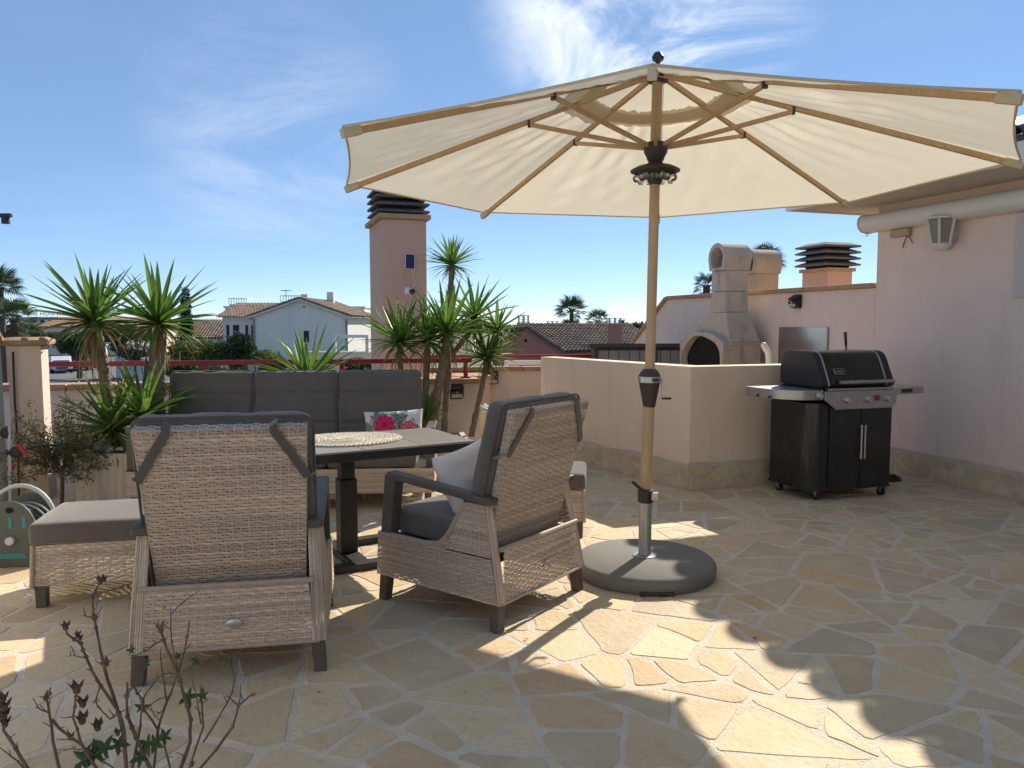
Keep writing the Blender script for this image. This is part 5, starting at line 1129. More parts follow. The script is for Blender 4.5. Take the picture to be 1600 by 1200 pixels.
yucca('yucca at the right of cluster overhanging the far parapet', [dict(pts=[(-0.40, 7.5, 0.34), (-0.30, 7.55, 0.8), (-0.25, 7.6, 1.12)], L=0.40, n=66, seed=11, r=0.03, dry=14), dict(pts=[(-0.30, 7.55, 0.8), (-0.17, 7.7, 1.25), (-0.15, 7.7, 1.38)], L=0.36, n=54, seed=12, r=0.022, dry=6)])
yucca('small young yucca at the sofa end below the cluster', [dict(pts=[(-0.80, 6.98, 0.34), (-0.80, 6.97, 0.58)], L=0.36, n=34, seed=13, r=0.025, dry=5, low=0)])

def leaves_np(cent, nrmdir, size, asp, rg, tone):
    n = len(cent); d = rg.normal(size=(n, 3)); d /= np.linalg.norm(d, axis=1)[:, None]; d = d*0.75+nrmdir*0.6; d /= np.linalg.norm(d, axis=1)[:, None]+1e-9
    r = rg.normal(size=(n, 3)); s = np.cross(d, r); s /= np.linalg.norm(s, axis=1)[:, None]+1e-9
    sz = size*rg.uniform(0.6, 1.3, n)[:, None]; w = s*sz*asp*0.5
    V = np.stack([cent-d*sz*0.5, cent+w, cent+d*sz*0.5, cent-w], axis=1).reshape(-1, 3)
    F = np.arange(4*n).reshape(n, 4); return V, F, np.repeat(tone, 4)
def foliage(name, parent, lobes, n, size, mt, seed, asp=0.5, kind=None, shell=0.55):
    rg = np.random.default_rng(seed); C_ = []; N_ = []; T_ = []
    vol = np.array([l[3]*l[4]*l[5] for l in lobes])**0.7; vol = vol/vol.sum()
    for l, f in zip(lobes, vol):
        k = max(8, int(n*f)); d = rg.normal(size=(k, 3)); d /= np.linalg.norm(d, axis=1)[:, None]
        r = shell+(1-shell)*rg.random(k)**0.6; ph = rg.random(3)*6
        r = r*(0.86+0.2*np.sin(d[:, 0]*7+ph[0])*np.sin(d[:, 1]*6+ph[1])+0.14*np.sin(d[:, 2]*11+ph[2]))
        keep = (np.sin(d[:, 0]*9+ph[1])+np.sin(d[:, 1]*8+ph[2])+np.sin(d[:, 2]*10+ph[0])) > -1.25
        p = np.array(l[:3])+d*r[:, None]*np.array(l[3:6]); C_.append(p[keep]); N_.append(d[keep]); T_.append(np.clip(rg.normal(0.5, 0.2, k)+0.22*np.sin(d[:, 0]*5+ph[0]), 0, 1)[keep])
    V, F, t = leaves_np(np.concatenate(C_), np.concatenate(N_), size, asp, rg, np.concatenate(T_))
    return np_obj(name, V, F, M[mt], parent, t, smooth=False, kind=kind)
def tree(name, label, cat, c, rx, ry, rz, ground, mt, seed, n=5000, size=0.12, group=None, lob=9, asp=0.5):
    rr = random.Random(seed); t = thing(name, label, cat, (c[0], c[1], ground), 0, group); cz = c[2]-ground
    lobes = [(0, 0, cz, rx*0.7, ry*0.7, rz*0.75)]
    for i in range(lob):
        a = rr.uniform(0, 6.28); e = rr.uniform(-0.7, 1.0); s = rr.uniform(0.28, 0.5)
        lobes.append((math.cos(a)*rx*0.62, math.sin(a)*ry*0.62, cz+e*rz*0.62, rx*s, ry*s, rz*s*1.05))
    m = MB(); m.tube([(0, 0, 0), (0.05*rx, 0, cz*0.45), (0, 0.03*rx, cz)], [rx*0.10+0.04, rx*0.08+0.03, rx*0.03], 8)
    for i in range(5):
        l = lobes[1+i]; m.tube([(0.02, 0, cz*0.45), (l[0]*0.5, l[1]*0.5, (cz*0.45+l[2])/2), (l[0], l[1], l[2])], [rx*0.05, rx*0.035, rx*0.012], 6)
    m.build('trunk', M['bark'], t); foliage('crown', t, lobes, n, size, mt, seed, asp); return t

# dry shrub by the post
sh_ = thing('dry_shrub', 'wispy dry olive brown shrub between the post and ribbed planter', 'shrub', (-3.60, 5.92, 0)); rr = random.Random(21)
mb_ = MB(); ends = []
for i in range(72):
    a = rr.uniform(0, 6.28); e = rr.uniform(0.2, 1.25); l = rr.uniform(0.28, 0.66); p = [Vector((0.1+rr.uniform(-0.06, 0.10), rr.uniform(-0.05, 0.05), 0.30))]
    d = Vector((math.cos(a)*math.cos(e), math.sin(a)*math.cos(e)*0.7, math.sin(e)))
    for k in range(4): d = (d+Vector((rr.uniform(-.25, .25), rr.uniform(-.25, .25), rr.uniform(-.32, .12)))).normalized(); p.append(p[-1]+d*l/4)
    mb_.tube(p, [0.004, 0.003, 0.0025, 0.002, 0.001], 5); ends.append(p)
mb_.tube([(0.08, 0, 0), (0.1, 0, 0.32)], 0.015, 7)
mb_.build('branches', M['twig'], sh_)
rg = np.random.default_rng(5); cc = []
for p in ends:
    for k in range(95): i = rr.randint(1, 3); q = p[i].lerp(p[i+1], rr.random()); cc.append(q+Vector((rr.gauss(0, .02), rr.gauss(0, .02), rr.gauss(0, .02))))
cc = np.array([tuple(q) for q in cc]); V, F, t_ = leaves_np(cc, np.zeros_like(cc), 0.030, 0.32, rg, rg.random(len(cc)))
np_obj('foliage', V, F, M['shrubleaf'], sh_, t_, smooth=False, kind='stuff')

# foreground dry hibiscus in a pot below the frame
hb = thing('dry_hibiscus', 'bare twiggy hibiscus with dark seed pods in the near left corner', 'plant', (-0.72, 1.40, 0)); HB = Vector(hb.location)
def zz(zx, zy, Y): return at(zx/3.75, 880+zy/3.75, Y)-HB
S = [([(740, 1200), (730, 1000), (700, 880), (590, 720), (500, 550), (470, 470), (400, 420), (385, 370)], 1.40, 4.2), ([(738, 1060), (690, 850), (625, 680), (590, 520), (560, 380), (545, 290), (545, 190), (590, 110)], 1.44, 4.0),
 ([(345, 1200), (310, 1040), (290, 880), (275, 800), (295, 730)], 1.34, 3.6), ([(290, 880), (245, 860), (210, 845)], 1.34, 2), ([(300, 920), (400, 1010), (520, 1100), (600, 1160), (680, 1210)], 1.36, 3.0),
 ([(560, 1200), (470, 1050), (430, 900), (440, 780), (450, 720)], 1.38, 3.4), ([(160, 1210), (90, 1080), (20, 980), (15, 800)], 1.30, 4.4), ([(140, 1200), (60, 1130), (-20, 1070)], 1.33, 2.2),
 ([(880, 1210), (800, 1020), (750, 900), (740, 780), (745, 700)], 1.42, 5.0), ([(780, 1200), (820, 960), (835, 800), (780, 720)], 1.45, 3.2), ([(900, 1210), (925, 980), (960, 860), (1000, 760), (1045, 640), (1080, 520), (1110, 340)], 1.47, 3.6),
 ([(925, 980), (850, 860), (790, 720), (775, 560)], 1.47, 2.6), ([(1060, 1200), (1110, 1050), (1120, 920), (1070, 740), (1045, 640), (980, 500), (940, 400), (915, 360)], 1.50, 4.6), ([(1045, 640), (1010, 480), (1000, 300), (1080, 220), (1170, 160)], 1.50, 1.7),
 ([(1160, 1210), (1270, 1090), (1360, 960), (1395, 840), (1460, 780), (1500, 760)], 1.52, 3.6), ([(1395, 840), (1410, 780), (1408, 710)], 1.52, 2.2), ([(1395, 840), (1350, 790), (1310, 775)], 1.52, 1.9), ([(1110, 1200), (1190, 960), (1180, 820), (1180, 710)], 1.48, 2.8),
 ([(1190, 1050), (1300, 880), (1360, 760), (1390, 630)], 1.55, 2.6), ([(1180, 940), (1150, 780), (1120, 650)], 1.48, 2.0), ([(1000, 1210), (960, 1060), (940, 1000)], 1.46, 3.0), ([(950, 450), (880, 500), (810, 530), (760, 560)], 1.50, 1.9),
 ([(970, 800), (950, 620), (940, 500)], 1.47, 2.2), ([(590, 720), (560, 800), (540, 830)], 1.40, 1.6), ([(490, 550), (440, 545), (390, 545)], 1.40, 1.4), ([(550, 300), (520, 320), (480, 305)], 1.44, 1.4), ([(548, 320), (580, 290), (605, 255)], 1.44, 1.4), ([(740, 780), (800, 700), (830, 640)], 1.42, 1.8), ([(835, 800), (900, 700), (950, 650), (1040, 640)], 1.46, 2.0),
 ([(430, 900), (390, 905), (350, 900)], 1.38, 1.5), ([(700, 880), (640, 915), (560, 820), (570, 775)], 1.40, 1.8), ([(470, 1050), (410, 1030), (330, 1035)], 1.38, 1.5), ([(480, 1090), (420, 1090), (340, 1095)], 1.38, 1.5), ([(960, 860), (910, 900), (880, 820)], 1.47, 1.6), ([(850, 860), (920, 800), (1010, 770)], 1.46, 1.6)]
rr = random.Random(4)
for pl, Y, rd in S:
    P = [zz(a, b, Y+0.01*i*(1 if rr.random() < 0.5 else -1)) for i, (a, b) in enumerate(pl)]; Q = []
    for i in range(len(P)-1):
        for t in (0, 0.5): Q.append(P[i].lerp(P[i+1], t)+Vector((rr.uniform(-1, 1), rr.uniform(-1, 1), rr.uniform(-1, 1)))*0.0012)
    Q.append(P[-1]); n = len(Q)
    if pl[0][1] >= 1190: Q.insert(0, Vector((rr.uniform(-0.1, 0.1), rr.uniform(-0.08, 0.08), 0.36)))
    n = len(Q); m = MB().tube(Q, [rd*0.00088*(1-0.55*i/(n-1))*rr.uniform(0.88, 1.15) for i in range(n)], 7)
    for i in range(1, n-1):                       # knots and short spurs
        if rr.random() < 0.3: m.ico(Q[i], rd*0.00105, n=5)
        if rr.random() < 0.4: d = Vector((rr.uniform(-1, 1), rr.uniform(-.4, .4), rr.uniform(0.1, 1))).normalized(); m.tube([Q[i], Q[i]+d*rr.uniform(0.008, 0.022)], [0.0012, 0.0007], 5)
    m.build('stem', M['twig'], hb, smooth=True)
def podcluster(zx, zy, Y, s, name='seed_pod', mt='pod', n=5, up=0.6):
    m = MB(); c = zz(zx, zy, Y)
    for i in range(n):
        a = i*2*math.pi/n+rr.uniform(-.3, .3); d = Vector((math.cos(a)*0.7, math.sin(a)*0.7, up)).normalized(); u = Vector((-math.sin(a), math.cos(a), 0))*s*0.38; q = c+d*s*0.55; e = c+d*s*1.15+Vector((0, 0, s*0.3))
        m.add([c, q+u, e, q-u, q+d.cross(u).normalized()*s*0.22], [(0, 1, 4), (1, 2, 4), (2, 3, 4), (3, 0, 4), (0, 3, 2, 1)])
    m.ico(c, s*0.42, n=5); m.build(name, M[mt], hb)
for zx, zy, Y, s in ((385, 380, 1.40, 0.017), (455, 425, 1.40, 0.012), (470, 445, 1.40, 0.011), (590, 108, 1.44, 0.017), (612, 100, 1.44, 0.012), (450, 745, 1.38, 0.024), (485, 828, 1.38, 0.021), (482, 925, 1.38, 0.023), (572, 965, 1.385, 0.022), (18, 800, 1.30, 0.018), (25, 850, 1.30, 0.022), (20, 905, 1.30, 0.022), (30, 945, 1.30, 0.018), (412, 1025, 1.38, 0.014), (690, 1000, 1.40, 0.015)): podcluster(zx, zy, Y, s*0.72)
for zx, zy, Y, s in ((622, 590, 1.43, 0.014), (555, 325, 1.44, 0.012), (830, 630, 1.45, 0.012), (1122, 1180, 1.5, 0.011), (270, 790, 1.34, 0.013)): podcluster(zx, zy, Y, s, 'dry_leaf', 'reddry', 3, 0.3)
podcluster(945, 390, 1.5, 0.014, 'bud', 'leafdry', 4, 1.4); podcluster(960, 266, 1.5, 0.008, 'yellow_flower', 'yellow', 5, 0.3)
for zx, zy, Y, s in ((560, 1110, 1.39, 0.030), (620, 1085, 1.39, 0.028), (500, 1150, 1.38, 0.032), (690, 1060, 1.40, 0.024), (860, 1060, 1.43, 0.028), (905, 1050, 1.43, 0.024), (970, 1020, 1.46, 0.022), (1100, 780, 1.49, 0.026), (1190, 775, 1.49, 0.018), (830, 845, 1.45, 0.018), (860, 590, 1.48, 0.014), (770, 510, 1.5, 0.014), (820, 1140, 1.42, 0.024), (1150, 570, 1.52, 0.014), (1040, 550, 1.52, 0.012)):
    c = zz(zx, zy, Y)                           # lobed leaf: five pointed fingers with a little cupping
    m = MB(); a0 = rr.uniform(0, 6.28); tl = Vector((rr.uniform(-.3, .3), -0.85, 0.5)).normalized(); ux = tl.cross(Vector((0, 0, 1))).normalized(); uy = ux.cross(tl)
    P = [c]
    for i in range(20):
        a = a0+i*2*math.pi/20; r = s*(1.0 if i % 4 == 0 else 0.62 if i % 2 else 0.34)*(0.6+0.4*abs(math.cos((a-a0)/2))); P.append(c+ux*math.cos(a)*r+uy*math.sin(a)*r+tl*rr.uniform(-.12, .12)*s)
    m.add(P, [(0, 1+i, 1+(i+1) % 20) for i in range(20)]).build('leaf', M['smallleaf'], hb)
MB().lathe([(0.12, 0.0), (0.14, 0.01), (0.18, 0.38), (0.195, 0.39), (0.195, 0.43), (0.175, 0.43), (0.17, 0.38), (0.02, 0.375)], n=28).build('pot', M['pot'], hb, smooth=True)
# fallen leaves and crumbs
for i, (u, v) in enumerate(((937, 790), (1460, 785), (1468, 793), (1476, 790), (822, 1000), (1512, 897), (498, 1083), (1180, 998), (1290, 845))):
    p = at(u, v, 5); dirv = p-Vector((0, 0, CAM_H)); g = Vector((0, 0, CAM_H))+dirv*(CAM_H/-dirv.z); s = rr.uniform(0.010, 0.018)
    m = MB().add([(-s, 0, 0.001), (0, -s*0.4, 0.004), (s, 0, 0.002), (0, s*0.4, 0.006)], [(0, 1, 2, 3)]); o = m.build('fallen_leaf', M['pod']); o.location = (g.x, g.y, 0.003); o.rotation_euler = (0, 0, rr.uniform(0, 6)); tag(o, 'tiny dry leaf fallen on the stone paving', 'leaf', 'fallen leaves on the paving')

# ------------------------------------------------------------------ hose reel and tools at the left edge
hr = thing('hose_reel', 'grey and teal hose reel on the floor behind the left footstool', 'hose reel', (-2.98, 4.52, 0), R(8))
for k, y in enumerate((-0.02, 0.24)):
    pp = [(-0.15, 0.02), (-0.135, 0.0), (0.135, 0.0), (0.15, 0.02), (0.15, 0.17)]+[(0.145*math.cos(R(a)), 0.20+0.20*math.sin(R(a))) for a in range(0, 181, 15)]+[(-0.15, 0.17)]
    Mx = Matrix(((1, 0, 0, 0), (0, 0, 1, y), (0, 1, 0, 0), (0, 0, 0, 1)))
    sp_ = MB().prism(pp, -0.02, 0.0, Mx).build('side_plate', M['slate'], hr, bev=0.005)
    if k == 0:
        MB().prism([(x*0.022-0.0, 0.345+z*0.018) for x, z in [(math.cos(a), math.sin(a)) for a in [i*0.5236 for i in range(12)]]], -0.023, -0.0205, Mx).build('grip_hole_shade', M['soot_and_shade'], sp_)  # black disc painting the shade inside an open grip hole
        for x in (-0.075, 0.0, 0.075): MB().prism([(x-0.010, 0.235), (x+0.010, 0.235), (x+0.010, 0.305), (x-0.010, 0.305)], -0.022, -0.0205, Mx).build('slot', M['teal'], sp_)
        MB().cyl((0, y-0.045, 0.165), (0, y-0.0205, 0.165), 0.024, n=20).build('hub_cap', M['palegrey'], sp_, smooth=True)
        MB().prism([(-0.09, 0.055), (0.09, 0.055), (0.06, 0.085), (-0.06, 0.085)], -0.024, -0.0205, Mx).build('teal_insert', M['teal'], sp_)
MB().cyl((0, 0.0, 0.20), (0, 0.22, 0.20), 0.09, n=24).build('drum', M['teal'], hr, smooth=True)
P = []
for i in range(12*20): a = 2*math.pi*i/20; r = 0.118+0.022*((i//20) % 2); P.append((r*math.cos(a), 0.012+0.195*((i/20) % 6)/6 if (i//120) == 0 else 0.207-0.195*((i/20) % 6)/6, 0.20+r*math.sin(a)))
MB().tube(P, 0.0095, 8).build('hose', M['slate'], hr, smooth=True)
MB().tube([(0.175, 0.1, 0.13)]+[(0.19*math.cos(R(a)), 0.1, 0.24+0.225*math.sin(R(a))) for a in range(0, 181, 12)]+[(-0.175, 0.1, 0.13)], 0.013, 10).build('carry_handle', M['palegrey'], hr, smooth=True)
tl_ = thing('garden_shears', 'black and red handled tool leaning by the left post', 'tool', (-3.62, 5.45, 0), 0)
MB().tube([(0.0, 0, 0.02), (0.01, 0.02, 0.45), (0.0, 0.05, 0.72)], 0.011, 8).build('shaft', M['palegrey'], tl_, smooth=True)
MB().ico((0.03, 0.05, 0.52), 0.055, (1.25, 0.7, 0.75), 8).build('body', M['black'], tl_, smooth=True); MB().ico((-0.03, 0.05, 0.66), 0.05, (0.8, 0.7, 0.8), 8).build('head', M['black'], tl_, smooth=True)
MB().tube([(0.06, 0.04, 0.575), (0.10, 0.03, 0.54), (0.125, 0.03, 0.495)], [0.016, 0.018, 0.010], 8).build('grip', M['redplastic'], tl_, smooth=True)
MB().ico((0.0, 0.04, 0.41), 0.028, (1, 1, 1), 6).build('guard', M['redplastic'], tl_)
cb_ = MB().tube([(-3.58, 5.50, 0.52), (-3.5, 5.62, 0.545), (-3.36, 5.78, 0.535), (-3.22, 5.84, 0.50), (-3.1, 5.83, 0.42)], 0.007, 7).build('black_cable', M['black'], smooth=True); tag(cb_, 'black cable hanging from the tool across the shrub', 'cable')
cb2 = MB().tube([(-4.015, 6.19, 1.22), (-4.02, 6.19, 0.8), (-4.01, 6.185, 0.4), (-4.0, 6.15, 0.05)], 0.008, 7).build('wall_cable', M['black'], smooth=True); tag(cb2, 'thin black cable running down beside the left post', 'cable')
la = thing('lamp_arm', 'black horizontal lamp arm reaching into view at the upper left', 'lamp', (-3.95, 5.62, 0), 0)
MB().bar((-0.25, 0, 2.215), (0.345, 0, 2.225), 0.03, 0.028).build('arm', M['black'], la, bev=0.004); MB().cyl((0.30, 0, 2.165), (0.30, 0, 2.21), 0.028, 0.026, 14).build('lamp_head', M['black'], la, smooth=True); MB().cyl((-0.25, 0, 0.0), (-0.25, 0, 2.23), 0.02, n=12).build('pole', M['black'], la, smooth=True)

# ================================================================== beyond the terrace
G = -3.0
m = MB(); m.add([(-900, -60, G), (900, -60, G), (900, 2600, G), (-900, 2600, G)], [(0, 1, 2, 3)]); gd = m.build('ground', M['earth']); gd['kind'] = 'structure'
def gpt(u, v, z=G): d = at(u, v, 1)-Vector((0, 0, CAM_H)); return Vector((0, 0, CAM_H))+d*((z-CAM_H)/d.z)
rd = MB().add([(-14, 12, G+0.004), (-7, 12, G+0.004), (-36, 76, G+0.004), (-44, 90, G+0.004), (-58, 96, G+0.004), (-52, 78, G+0.004)], [(0, 1, 2, 3, 4, 5)]).build('road', M['asphalt']); rd['kind'] = 'structure'
pv_ = MB().prism([(-70, 62), (-34, 30), (-14.2, 12), (-18, 11), (-40, 26), (-75, 56)], G, G+0.12).build('pavement', M['pave']); pv_['kind'] = 'structure'
pv2 = MB().prism([(-6.9, 12), (-6.0, 12), (-30, 70), (-35.9, 76)], G, G+0.12).build('pavement', M['pave']); pv2['kind'] = 'structure'
pv2.name = 'pavement_strip'

def tiles(parent, e0, e1, r0, r1, cols, rows, mt='tile', seed=0, rad=None):
    """barrel tiles laid on the slope from eave e0-e1 to ridge r0-r1"""
    rg = np.random.default_rng(seed); e0, e1, r0, r1 = [np.array(p, float) for p in (e0, e1, r0, r1)]
    nrm = np.cross(e1-e0, r0-e0); nrm /= np.linalg.norm(nrm); nrm = nrm if nrm[2] > 0 else -nrm
    sp = np.linalg.norm(e1-e0)/cols; V = []; F = []; T = []; k = 5
    for c in range(cols):
        for r in range(rows):
            tone = np.clip(rg.normal(0.5, 0.25), 0, 1); t0, t1 = r/rows, (r+1.12)/rows; b = len(V)
            for tt, lift in ((t0, 0.06*sp+0.10*sp), (min(t1, 1.0), 0.0)):
                for i in range(k):
                    a = math.pi*i/(k-1); s = (c+0.5+0.40*math.cos(a))/cols
                    p = (e0*(1-s)+e1*s)*(1-tt)+(r0*(1-s)+r1*s)*tt+nrm*(math.sin(a)*sp*0.42+lift); V.append(p); T.append(tone)
            F += [(b+i, b+i+1, b+k+i+1, b+k+i) for i in range(k-1)]
    return np_obj('roof_tiles', np.array(V), np.array(F), M[mt], parent, np.array(T), smooth=True, kind='stuff')
def window(parent, c, w, h, yaw, frame='whitepaint', glass='glassdark', d=0.05):
    o = bpy.data.objects.new('window', None); link(o, parent); o.location = c; o.rotation_euler = (0, 0, yaw); o.empty_display_size = 0.1
    MB().bx(-w/2, w/2, -d, 0.02, -h/2, h/2).build('pane', M[glass], o)
    f = 0.06
    MB().bx(-w/2-f, w/2+f, -d-0.03, 0.02, -h/2-f*1.4, -h/2).build('sill', M[frame], o)
    return o

# white gabled house
wh = thing('white_house', 'white two storey house with brown tiled roof beyond the railing', 'house', (-21.5, 64, 0), R(-1))
gx = 7.9; ez, rz_ = 2.05, 3.42
MB().prism([(0, G), (gx, G), (gx, ez-0.1), (gx/2, rz_-0.05), (0, ez-0.1)], -11, 0, Matrix(((1, 0, 0, 0), (0, 0, -1, 0), (0, 1, 0, 0), (0, 0, 0, 1)))).build('wall', M['white'], wh)
rf = MB().add([(-0.45, -0.25, ez-0.12), (gx/2, -0.25, rz_+0.05), (gx+0.45, -0.25, ez-0.12), (gx+0.45, 11, ez-0.12), (gx/2, 11, rz_+0.05), (-0.45, 11, ez-0.12), (-0.45, -0.25, ez-0.30), (gx/2, -0.25, rz_-0.12), (gx+0.45, -0.25, ez-0.30)], [(0, 1, 4, 5), (1, 2, 3, 4), (0, 6, 7, 1), (1, 7, 8, 2)]).build('roof', M['soffit'], wh)
tiles(rf, (-0.45, -0.25, ez-0.08), (-0.45, 11, ez-0.08), (gx/2, -0.25, rz_+0.09), (gx/2, 11, rz_+0.09), 34, 10, seed=1); tiles(rf, (gx+0.45, 11, ez-0.08), (gx+0.45, -0.25, ez-0.08), (gx/2, 11, rz_+0.09), (gx/2, -0.25, rz_+0.09), 34, 10, seed=2)
window(wh, (4.45, 0, 0.35), 0.42, 0.95, 0); window(wh, (2.3, 0, -1.75), 0.8, 0.6, 0)
MB().cyl((0.12, -0.08, G), (0.12, -0.08, ez-0.25), 0.07, n=8).build('downpipe', M['shed'], wh); MB().cyl((gx-0.1, -0.08, G), (gx-0.1, -0.08, ez-0.25), 0.07, n=8).build('downpipe', M['shed'], wh)
MB().cyl((gx/2+0.35, -0.04, rz_-0.62), (gx/2+0.35, 0.02, rz_-0.62), 0.07, n=10).build('vent', M['soot_and_shade'], wh)
MB().bx(-3.0, -0.02, 1.2, 8, G, 1.98).build('wing_wall', M['white'], wh)
MB().prism([(1.2, 1.98), (8, 1.98), (4.6, 3.05)], -2.95, -0.02, Matrix(((0, 0, 1, 0), (1, 0, 0, 0), (0, 1, 0, 0), (0, 0, 0, 1)))).build('wing_gable', M['white'], wh)
wr_ = MB().add([(-3.4, 0.8, 1.93), (0.1, 0.8, 1.93), (1.2, 4.6, 3.15), (-3.0, 4.6, 3.15)], [(0, 1, 2, 3)]).build('wing_roof', M['soffit'], wh)
tiles(wr_, (-3.4, 0.8, 1.97), (0.1, 0.8, 1.97), (-3.0, 4.6, 3.2), (1.4, 4.6, 3.2), 15, 9, seed=3)
for x, w in ((-2.55, 0.22), (-1.85, 0.5), (-0.95, 0.22), (-0.45, 0.22)): window(wh, (x, 1.2, 0.55), w, 1.5, 0)
tr_ = MB().bx(-3.3, 0.2, 0.2, 1.19, -0.55, -0.35).build('balcony', M['white'], wh)
for i in range(12): MB().bx(-3.25+i*0.31, -3.22+i*0.31, 0.21, 0.24, -0.35, 0.35).build('baluster', M['iron'], tr_)
MB().bx(-3.3, 0.2, 0.2, 0.25, 0.35, 0.40).build('handrail', M['iron'], tr_)
MB().tube([(2.2, 2.0, 2.9), (2.2, 2.0, 4.3)], 0.03, 6).build('aerial_mast', M['shed'], wh)
for k in range(5): MB().bx(1.75+0.03*k, 2.65-0.03*k, 1.98-0.22*k+0.4, 2.0-0.22*k+0.42, 4.2, 4.23).build('aerial_rod', M['shed'], wh)
MB().bx(-0.52, -0.44, -0.25, 11, ez-0.24, ez-0.14).build('gutter', M['shed'], wh)
for k in range(3): MB().bx(2.0+k*1.2, 2.6+k*1.2, 7, 7.6, 2.9, 4.1+0.1*k).build('rooftop_block', M['white'], wh) if k != 1 else None

def block(name, label, x0, x1, Y, dep, z1, mt, rows, cols, group=None, wsz=(0.5, 0.55), yaw=0, rail=False):
    t = thing(name, label, 'building', (x0, Y, 0), yaw, group); w = x1-x0
    MB().bx(0, w, 0, dep, G-3, z1).build('wall', M[mt], t); MB().bx(-0.2, w+0.2, -0.2, dep, z1+0.002, z1+0.35).build('parapet', M[mt], t)
    fh = 3.0
    for r in range(rows):
        for c in range(cols):
            cw = w/cols; window(t, (cw*(c+0.5), 0, z1-1.7-r*fh), cw*wsz[0], fh*wsz[1], 0, 'white')
        if rail: MB().bx(0, w, -0.9, -0.01, z1-3.05-r*fh, z1-2.85-r*fh).build('balcony_slab', M['white'], t)
    return t
h1 = block('hotel', 'distant white hotel block with rows of balconies behind the trees', -262, -222, 405, 14, 4.2, 'white', 3, 9, rail=True)
text_mesh('roof_sign', 'ONS HONNEY', 3.0, M['shed'], h1, (17, 0.5, 6.4), (math.pi/2, 0, 0), 0.1, 1.1)
MB().bx(3, 32, 0.3, 0.6, 4.56, 4.75).build('sign_rail', M['shed'], h1)
for k in range(11): MB().bx(3+k*2.9, 3.15+k*2.9, 0.35, 0.5, 4.7, 8.0).build('sign_post', M['whitepaint'], h1)
b3 = block('apartment_block', 'white apartment block with small windows right of the white house', -37.0, -30.6, 160, 9, 4.6, 'white', 4, 4, wsz=(0.4, 0.35))
MB().bx(-6.5, -0.05, 2, 10, -6, 5.3).build('wing', M['white'], b3); MB().bx(-2.3, -1.5, 3, 4, 5.3, 6.2).build('stair_tower', M['white'], b3)
for k in range(3): MB().bx(6.45, 7.5, 0.5, 4, 3.4-k*3, 3.6-k*3).build('balcony_slab', M['white'], b3)
b4 = block('apartment_block', 'pale flat roofed block with roof terrace rails behind the white house', -52, -36, 140, 10, 4.2, 'white', 2, 6, wsz=(0.4, 0.4))
for (x0, x1, z) in ((9.8, 13.4, 5.4), (0.4, 3.6, 4.9)):
    MB().bx(x0, x1, 1, 4, 4.55, z).build('roof_room', M['white'], b4); MB().bx(x0-0.1, x1+0.1, 0.9, 4.1, z+1.0, z+1.1).build('handrail', M['whitepaint'], b4)
    for k in range(8): xx = x0+(x1-x0)*k/7; MB().bx(xx-0.05, xx+0.05, 0.9, 1.0, z, z+1.0).build('rail_post', M['whitepaint'], b4)
def gable_house(name, label, x0, Y, w, d, ez, rz, wall, tmt, yaw, seed, cols, rows, front=True, win=()):
    """ridge along local x; eave slope faces -y"""
    t = thing(name, label, 'house', (x0, Y, 0), yaw)
    MB().prism([(0, G), (d, G), (d, ez), (d/2, rz), (0, ez)], 0, w, Matrix(((0, 0, 1, 0), (1, 0, 0, 0), (0, 1, 0, 0), (0, 0, 0, 1)))).build('wall', M[wall], t)
    s = (rz-ez)/(d/2); o = 0.35
    r = MB().add([(-0.25, -o, ez-s*o+0.03), (w+0.25, -o, ez-s*o+0.03), (w+0.25, d/2, rz+0.05), (-0.25, d/2, rz+0.05), (-0.25, d+o, ez-s*o+0.03), (w+0.25, d+o, ez-s*o+0.03), (-0.25, -o, ez-s*o-0.12), (-0.25, d/2, rz-0.1), (-0.25, d+o, ez-s*o-0.12)], [(0, 1, 2, 3), (3, 2, 5, 4), (0, 3, 7, 6), (3, 4, 8, 7)]).build('roof', M[tmt], t)
    tiles(r, (-0.25, -o, ez-s*o+0.06), (w+0.25, -o, ez-s*o+0.06), (-0.25, d/2, rz+0.08), (w+0.25, d/2, rz+0.08), cols, rows, tmt, seed)
    for (x, z, ww, hh) in win: window(t, (x, 0, z), ww, hh, 0)
    return t, r
gable_house('orange_roof_house', 'cream house with orange tiled roof behind the olive trees', -66, 108, 16, 9, 0.95, 2.15, 'beige', 'tilered', R(-3), 4, 50, 12, win=((2.2, -0.6, 1.3, 1.2), (4.6, -0.6, 1.3, 1.2), (9.5, -0.6, 1.4, 1.2)))
gable_house('brown_roof_house', 'low house with brown tiled roof and white gable behind cypress', -36.5, 84, 9.5, 8, -0.1, 1.75, 'white', 'tile', R(2), 5, 30, 12, win=((1.5, -1.5, 1, 1), (5.0, -1.5, 1, 1)))
